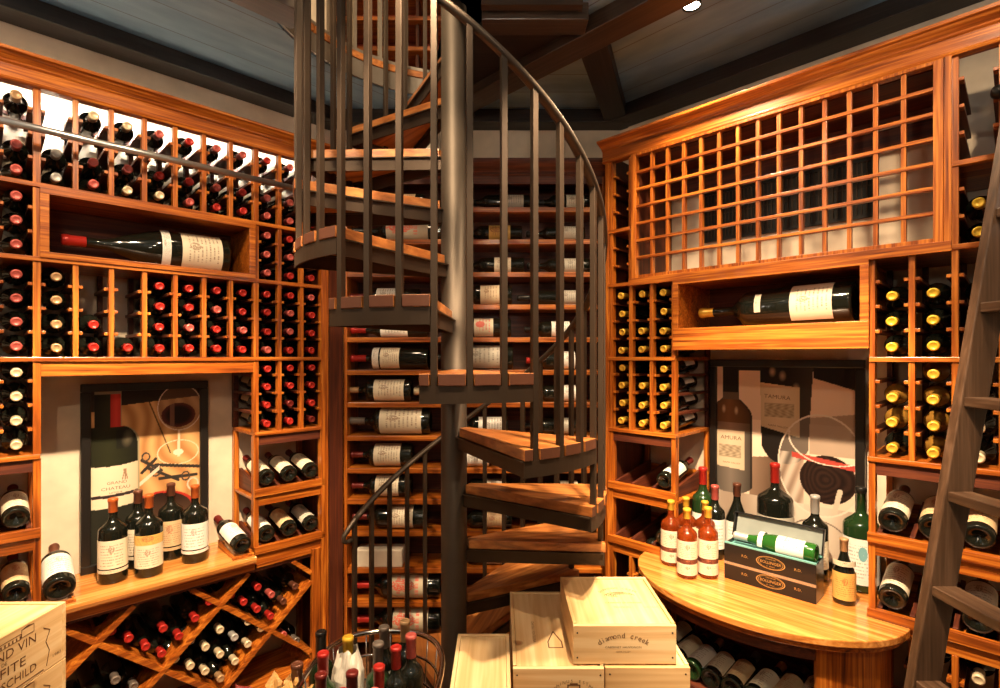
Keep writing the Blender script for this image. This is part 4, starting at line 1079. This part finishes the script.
for s, t in ((-.01, 'VOLCANIC HILL'), (.085, 'NAPA VALLEY')): add_text(m, t, .008, lambda p, q, s=s: P2(p+s, q-.085))
build('printed_lettering', m, INK, ld, FW)
# long crate under it, left
c, fr, ld = crate('wine_crate', .040, .318, 1.585, 2.10, -H, -.947, 'tall pine crate with branded tower emblem, under the left half of the stamped box')
m = MB(); ex, ez = .225, -1.028
def rectm(m, fn, a0, a1, b0, b1): m.add([fn(a0, b0), fn(a1, b0), fn(a1, b1), fn(a0, b1)], [(0, 1, 2, 3)])
E = lambda a, b_: Vector((ex+a, 1.585-.0006, ez+b_))
for a0, a1, b0, b1 in ((-.02, -.016, -.04, .03), (.016, .02, -.04, .03), (-.02, .02, .026, .03), (-.012, .012, .03, .034), (-.006, .006, -.02, .01)): rectm(m, E, a0, a1, b0, b1)
for i, ch in enumerate('DOMINUS ESTATE'):
    a = math.radians(165-150*i/13.)
    if ch != ' ': add_text(m, ch, .013, lambda p, q, a=a: E(.062*math.cos(a)+p, .04*math.sin(a)+q-.0))
build('printed_lettering', m, INK, fr, FW); nails(fr, .052, .306, 1.585, (-.97, -1.02))
m = MB()
T = lambda a, b_: Vector((.150+b_*1.0, 1.78-a, -.947-.0004+.0))
T2 = lambda a, b_: Vector((0, 0, 0))
add_text(m, 'CHATEAU MONTELENA', .014, lambda p, q: Vector((.115+q, 1.80-p, -.9501)), sx=.9)
vs, zz = [], -.9501
tri = [(.160, 1.70), (.205, 1.70), (.205, 1.735), (.183, 1.80), (.160, 1.735)]
for (a, b_), (c_, d) in zip(tri, tri[1:]+tri[:1]):
    m.beam((a, b_, zz), (c_, d, zz), .004, .0006)
build('printed_lettering', m, INK, ld, FW)
c, fr, ld = crate('wine_crate', .322, .582, 1.590, 2.00, -H, -.947, 'tall plain pine crate under the right half of the stamped box')
nails(fr, .336, .568, 1.590, (-.97,))
c, fr, ld = crate('wine_crate', -.143, .031, 1.40, 1.775, -H, -.944, 'narrow blank-topped crate in front of the stair pole')
# crates at lower left
def lafite(z0, z1, label, full):
    c, fr, ld = crate('wine_crate', -1.775, -1.335, 1.08, 1.60, z0, z1, label)
    m = MB(); X = -1.335+.0006; zc = (z0+z1)/2 if full else z1-.08; yc = 1.40
    S = lambda a, b_: Vector((X, yc+a, zc+b_))
    for (s, dz, size, sx) in (('GRAND VIN', .030, .036, 1.0), ('DE', .008, .014, 1), ('LAFITE', -.016, .036, 1.2), ('ROTHSCHILD', -.052, .032, 1.0)):
        add_text(m, s, size, lambda a, b_, dz=dz: S(a, b_+dz), sx=sx)
    # a castle drawn in line above the name
    for a0, a1, b0, b1 in ((-.09, -.05, .052, .074), (.05, .09, .052, .074), (-.05, .05, .050, .064)):
        for r_ in ((a0, a1, b0, b0+.0016), (a0, a1, b1, b1+.0016), (a0, a0+.0016, b0, b1), (a1-.0016, a1, b0, b1)): rectm(m, S, *r_)
    for a in (-.07, .07): m.add([S(a-.02, .0745), S(a+.02, .0745), S(a, .080)], [(0, 1, 2)])
    for i in range(9):
        a = -.045+.0112*i; rectm(m, S, a, a+.004, .052, .060)
    for p, q in (((-.13, -.072), (-.14, -.03)), ((-.14, -.03), (-.128, .0)), ((.13, -.072), (.14, -.03)), ((.14, -.03), (.128, .0)), ((.128, 0), (.142, .03)), ((.142, .03), (.12, .045)), ((-.12, -.076), (.12, -.076))):
        m.beam(S(*p), S(*q), .002, .0006, up=(1, 0, 0))
    add_text(m, '1982', .011, lambda a, b_: S(.165+a, b_-.055), sx=1.5)
    build('printed_lettering', m, INK, c, FW)
lafite(-.922, -.752, 'pine wine crate stamped with a castle, topmost of the stack at lower left', True)
lafite(-H, -.924, 'lower pine crate beneath the castle-stamped one at lower left', False)
# ------------------------------------------------------------------ chrome basket with bottles
BX, BY = -.365, 1.49
bk = empty('wire_basket_stand', FW, (BX, BY, -H), 'chrome wire basket on legs, crowded with bottles, in front of the stair', 'basket')
def loop(z, hx, hy, n=40, p=2.6):
    out = []
    for i in range(n):
        a = 2*PI*i/n; c_, s_ = math.cos(a), math.sin(a)
        out.append(Vector((BX+hx*math.copysign(abs(c_)**(2/p), c_), BY+hy*math.copysign(abs(s_)**(2/p), s_), z)))
    return out
zr = -.915
build('top_rim', MB().tube(loop(zr, .195, .245), .0085, 10, closed=True), CHROME, bk, FW)
build('middle_ring', MB().tube(loop(-.985, .186, .236), .0042, 8, closed=True), CHROME, bk, FW)
build('middle_ring', MB().tube(loop(-1.06, .18, .23), .0042, 8, closed=True), CHROME, bk, FW)
build('bottom_ring', MB().tube(loop(-1.158, .175, .225), .006, 8, closed=True), CHROME, bk, FW)
A, B_ = loop(zr, .195, .245), loop(-1.158, .175, .225)
m = MB()
for i in range(0, 40, 2): m.tube([A[i], B_[i]], .0025, 6)
build('side_wires', m, CHROME, bk, FW)
m = MB()
for i in range(-7, 8):
    x = BX+i*.023; hh = .225*max(0, 1-abs(i*.023/.176)**2.6)**(1/2.6)
    m.tube([(x, BY-hh, -1.157), (x, BY+hh, -1.157)], .0028, 6)
build('floor_wires', m, CHROME, bk, FW)
for sx_, sy_ in ((-1, -1), (1, -1), (-1, 1), (1, 1)):
    build('leg', MB().tube([(BX+sx_*.135, BY+sy_*.185, -1.16), (BX+sx_*.135, BY+sy_*.185, -1.6)], .009, 10), CHROME, bk, FW)
gk = 'bottles standing in the chrome basket'
def inb(x, y, cap, label, h=.30, glass=None, lab=None, caplen=.22, r=.0365):
    ztop = -1.153+h; Y = -ztop*520/(y-357); X = (x-500)/520*Y
    return bottle(FW, (X, Y, -1.153), (0, 0, 1), (-X, -Y, 0), label, gk, h=h, r=r, cap=cap, glass=glass, lab=lab, seg=28, caplen=caplen)
LW = (('white', .30, .58, 1.5),)
PB = [(321, 631, 'black', 'black-topped bottle at the far left corner of the basket', GREENG, .305), (384, 626, 'grey', 'grey-capped bottle at the back of the basket', None, .30),
      (405, 620, 'tan', 'tan-capped bottle at the back right corner of the basket', None, .30), (411, 634, 'pink', 'pinkish-brown capped bottle at the right side of the basket', None, .31),
      (396, 646, 'red', 'bright red-capped bottle with white neck label in the basket', None, .29), (378, 642, 'grey', 'greenish bottle with grey cap in mid basket', GREENG, .30),
      (323, 652, 'red', 'red-capped bottle with blue label at left of the basket', GREENG, .30), (321, 673, 'dkred', 'dark-red-capped bottle at left front of the basket', None, .29),
      (379, 665, 'red', 'red-capped bottle with pale band in the basket front', None, .29), (352, 671, 'dkred', 'dark-red-capped bottle in the middle front of the basket', None, .30),
      (342, 690, 'red', 'red-capped bottle lowest in the picture, in the basket', None, .29), (374, 690, 'pink', 'dull pink-capped bottle at the basket front', None, .29)]
for x, y, cap, lb, g, h in PB: inb(x, y, cap, lb, h=h, glass=g, lab=LW if cap in ('red', 'grey') else None)
# wrapped bottle
wb = inb(348, 636, 'yellow', 'yellow-capped bottle wrapped in crumpled white tissue paper', h=.31, r=.034, caplen=.16)
m = MB(); n = 40
rings = [(-.001, .041), (.05, .044), (.10, .047), (.15, .046), (.20, .044), (.235, .036), (.262, .027), (.272, .024)]
vs = []
for zi, (z, r0) in enumerate(rings):
    for i in range(n):
        a = 2*PI*i/n; rr_ = r0*(1+.055*math.sin(5*a+zi*1.7)+.045*math.sin(11*a-zi*2.3)+random.uniform(-.03, .03))+.003
        if zi > 4: rr_ = max(rr_, r0*.97)
        vs.append((rr_*math.cos(a), rr_*math.sin(a), z+.006*math.sin(3*a+zi)+(.0 if zi < 6 else .003*math.sin(7*a))))
m.add(vs, [(z*n+i, z*n+(i+1) % n, (z+1)*n+(i+1) % n, (z+1)*n+i) for z in range(len(rings)-1) for i in range(n)])
link('tissue_wrap', mesh_of(m, plain('tissue', (.80, .74, .64), .8), 'tissue_wrap'), Matrix(), wb)
# dried leaves at the left of the basket
def leaf_mesh(L, W, curl, col):
    m = MB(); n = 12; prof = [0, .35, .62, .80, .62, .95, 1.0, .72, .82, .60, .38, .18, 0]
    vs = []
    for i in range(n+1):
        t = i/n; w = W*prof[i]
        for s in (-1, -.5, 0, .5, 1):
            vs.append((s*w, L*t, curl*(t*t)+abs(s)*W*.35*math.sin(t*3)+.004*math.sin(9*t+3*s)))
    m.add(vs, [(i*5+k, i*5+k+1, (i+1)*5+k+1, (i+1)*5+k) for i in range(n) for k in range(4)])
    m.add([Vector(v)-Vector((0, 0, .0012)) for v in vs], [(i*5+k, (i+1)*5+k, (i+1)*5+k+1, i*5+k+1) for i in range(n) for k in range(4)])
    return m
lf = empty('dried_leaf_spray', FW, (-.60, 1.47, -1.16), 'spray of dried gold and red leaves at the left of the basket', 'dried leaves')
gl_, rd_ = plain('gold_leaf', (.50, .27, .085), .6), plain('red_leaf', (.20, .018, .016), .55)
build('stems', MB().tube([(-.60, 1.47, -1.155), (-.615, 1.465, -1.02), (-.62, 1.45, -.92)], .003, 6).tube([(-.60, 1.47, -1.155), (-.66, 1.45, -1.02), (-.70, 1.43, -.94)], .003, 6), plain('stem_brown', (.15, .08, .03), .8), lf, FW)
for (lxp, lyp, Yd, rot, tilt, L, W, mt) in ((277, 697, 1.45, .35, 1.0, .10, .028, gl_), (291, 695, 1.42, -.15, 1.25, .10, .026, gl_), (262, 700, 1.44, 1.1, .7, .11, .026, rd_), (243, 698, 1.46, 1.5, .55, .10, .030, rd_), (270, 702, 1.40, .8, .45, .11, .028, rd_), (302, 700, 1.40, -.5, 1.1, .07, .022, gl_), (284, 704, 1.38, .0, .9, .09, .030, gl_)):
    p = px(lxp-4, lyp+14, Yd)
    M = Matrix.Translation(p) @ Matrix.Rotation(rot, 4, 'Z') @ Matrix.Rotation(tilt, 4, 'X')
    build('leaf', leaf_mesh(L, W, -.02, None).xf(M), mt, lf, FW)
for i, (x, y, c_) in enumerate(((297, 663, 'brown'),)):
    ztop = -.86; Y = -ztop*520/(y-357)
    bottle(FW, ((x-500)/520*Y, Y, -1.16), (0, 0, 1), (.4, -1, 0), 'brown-capped bottle standing at the left tip of the basket', gk, h=.30, r=.0365, cap='brown', seg=28, caplen=.22)
# small stand that carries the leaf spray and that bottle
ts = empty('side_table', FW, (-.62, 1.45, -H), 'small dark round table beside the chrome basket', 'side table')
build('table_top', MB().lathe([(.0005, -.02), (.055, -.02), (.058, -.01), (.058, 0), (.0005, 0)], 32, (-.625, 1.46, -1.161)), BLACKM, ts, FW)
build('column', MB().lathe([(.014, 0), (.014, .42)], 16, (-.625, 1.46, -1.6)).lathe([(.0005, 0), (.06, 0), (.05, .015), (.014, .02)], 24, (-.625, 1.46, -1.6)), BLACKM, ts, FW)
# ------------------------------------------------------------------ ceiling lamp and lights
def lampobj(name, F, p, aim, label, visible=True):
    t = empty('spot_lamp', F, p, label, 'ceiling lamp'); return t
EM, nt, b = newmat('lamp_glow'); b.inputs['Emission Color'].default_value = (1, .86, .62, 1); b.inputs['Emission Strength'].default_value = 30
SPOTS = [((.712, 1.95), 260, (.35, 1.75, -.9), 75)]
def spot(x, y, aim, power, ang, label, col=(1, .68, .36), blend=.6, rad=.03, z=1.30):
    t = empty('spot_lamp', FW, (x, y, z-.0), label, 'ceiling lamp')
    build('lamp_housing', MB().lathe([(.030, 0), (.034, .0), (.034, ZC-z-.001), (.0005, ZC-z-.001)], 24, (x, y, z)), BLACKM, t, FW)
    build('lamp_lens', MB().lathe([(.0005, .006), (.029, .006)], 24, (x, y, z)), EM, t, FW)
    l = bpy.data.lights.new('spot', 'SPOT'); l.energy = power; l.spot_size = math.radians(ang); l.spot_blend = blend; l.color = col; l.shadow_soft_size = rad
    o = bpy.data.objects.new('spot_light', l); COL.objects.link(o)
    p = Vector((x, y, z+H-.012)); d = Vector(aim)+Vector((0, 0, H))-p
    o.location = p; o.rotation_euler = d.to_track_quat('-Z', 'Y').to_euler()
    return o
def onwall(side, t, d):            # plan point by distance along a rack and out from it
    return ((-CL+(t+d)/R2, (t-d)/R2) if side == 'L' else (CR-(t+d)/R2, (t-d)/R2))
def aimw(side, t, d, z):
    x, y = onwall(side, t, d); return (x, y, z)
W1 = (1, .73, .45)
spot(.712, 1.93, aimw('R', 3.0, .15, -.9), 75, 125, 'lit ceiling spot above the lattice panel of the right rack', W1)
spot(*onwall('L', 2.75, 1.22), aimw('L', 3.02, -.05, -.72), 500, 44, 'ceiling spot aimed down at the left counter', W1)
spot(*onwall('R', 2.60, 1.20), aimw('R', 2.88, .02, -.75), 540, 46, 'ceiling spot aimed down at the curved counter', W1)
spot(*onwall('L', 2.15, .95), aimw('L', 2.6, 0, .1), 80, 100, 'ceiling spot nearest the left rack', W1)
spot(*onwall('L', 2.75, 1.15), aimw('L', 3.3, 0, 0), 62, 80, 'ceiling spot left of the stair, aimed along the left rack', W1)
spot(*onwall('R', 2.05, .95), aimw('R', 2.4, 0, -.0), 70, 100, 'ceiling spot nearest the right rack', W1)
spot(*onwall('R', 2.95, 1.25), aimw('R', 3.1, 0, -.2), 48, 70, 'ceiling spot right of the stair, aimed along the right rack', W1)
spot(.42, 1.22, (.15, 1.88, -.8), 290, 58, 'ceiling spot in front of the spiral stair', W1)
spot(-.55, 1.15, (-.4, 1.6, -1.1), 150, 62, 'ceiling spot above the basket', W1)
spot(-.22, 1.22, (-.35, 2.75, -.35), 100, 52, 'ceiling spot aimed through the stair at the back shelving', W1)
def area(p, rot, sx_, sy_, power, col, parentname):
    l = bpy.data.lights.new(parentname, 'AREA'); l.shape = 'RECTANGLE'; l.size = sx_; l.size_y = sy_; l.energy = power; l.color = col
    o = bpy.data.objects.new(parentname, l); COL.objects.link(o); o.matrix_world = p; return o
M = FL @ Matrix.Translation((3.05, .06, 1.03)) @ Matrix.Rotation(math.radians(68), 4, 'X')
o = area(M, None, 1.5, .03, 15, (1, .93, .82), 'strip_light'); o.data.spread = math.radians(75)
st = tag(build('light_strip', MB().box(2.3, 3.68, .035, .065, 1.036, 1.052), plain('strip_white', (.7, .7, .7), .5), None, FL), 'slim light strip fixed behind the left crown moulding', 'light strip')
l = bpy.data.lights.new('upper', 'POINT'); l.energy = 90; l.color = (1, .76, .48); l.shadow_soft_size = .1
o = bpy.data.objects.new('upper_light', l); COL.objects.link(o); o.location = (-.4, 1.5, H+3.0-.9)
spot(0, -.75, (0, 1.2, -1.0), 55, 130, 'added wide fill spot on the ceiling behind the camera', W1)  # unseen spot added as general fill for the room
def uplight(x, y, ang, label, power):  # uplights added out of view to fill the ceiling and upper walls
    t = empty('fill_uplight', FW, (x, y, .50), label, 'added fill lamp')
    Ms = Matrix.Translation((x, y, .50)) @ Matrix.Rotation(ang, 4, 'Z')
    build('backplate', MB().box(.001, .012, -.04, .04, -.06, .10).xf(Ms), BLACKM, t, FW, bev=.002)
    build('shade', MB().lathe([(.022, -.03), (.05, .07), (.046, .07), (.018, -.028), (.022, -.03)], 24, (.065, 0, 0)).xf(Ms), BLACKM, t, FW)
    p = Ms @ Vector((.065, 0, .06)) + Vector((0, 0, H)); d = (Ms @ Vector((.9, 0, 1.0))) + Vector((0, 0, H)) - p
    l = bpy.data.lights.new('uplight', 'SPOT'); l.energy = power; l.spot_size = math.radians(150); l.spot_blend = .8; l.color = (1, .90, .76); l.shadow_soft_size = .06
    o = bpy.data.objects.new('fill_light', l); COL.objects.link(o); o.location = p; o.rotation_euler = d.to_track_quat('-Z', 'Y').to_euler()
uplight(BW, .55, 0, 'added fill sconce on the wall left of the camera', 60)
uplight(BE, .65, PI, 'added fill sconce on the wall right of the camera', 60)
uplight(0, BS, PI/2, 'added fill sconce on the wall behind the camera', 80)
w = bpy.data.worlds.new('world'); sc.world = w; w.use_nodes = True
w.node_tree.nodes['Background'].inputs['Color'].default_value = (.5, .4, .3, 1); w.node_tree.nodes['Background'].inputs['Strength'].default_value = .05
# ------------------------------------------------------------------ camera
cd = bpy.data.cameras.new('camera'); cd.sensor_width = 36; cd.lens = 36*.52; cd.shift_y = .013; cd.clip_start = .05
co = bpy.data.objects.new('camera', cd); COL.objects.link(co); co.location = (0, 0, H); co.rotation_euler = (PI/2, 0, 0)
sc.camera = co
vs = sc.view_settings; vs.view_transform = 'Standard'; vs.look = 'None'; vs.exposure = .08; vs.gamma = 1; vs.use_curve_mapping = False
try:
    sc.cycles.use_denoising = True; sc.cycles.denoiser = 'OPENIMAGEDENOISE'; sc.cycles.max_bounces = 8; sc.cycles.sample_clamp_indirect = 6
except Exception: pass
print('BOTTLES', NB[0], 'OBJS', len(bpy.data.objects))
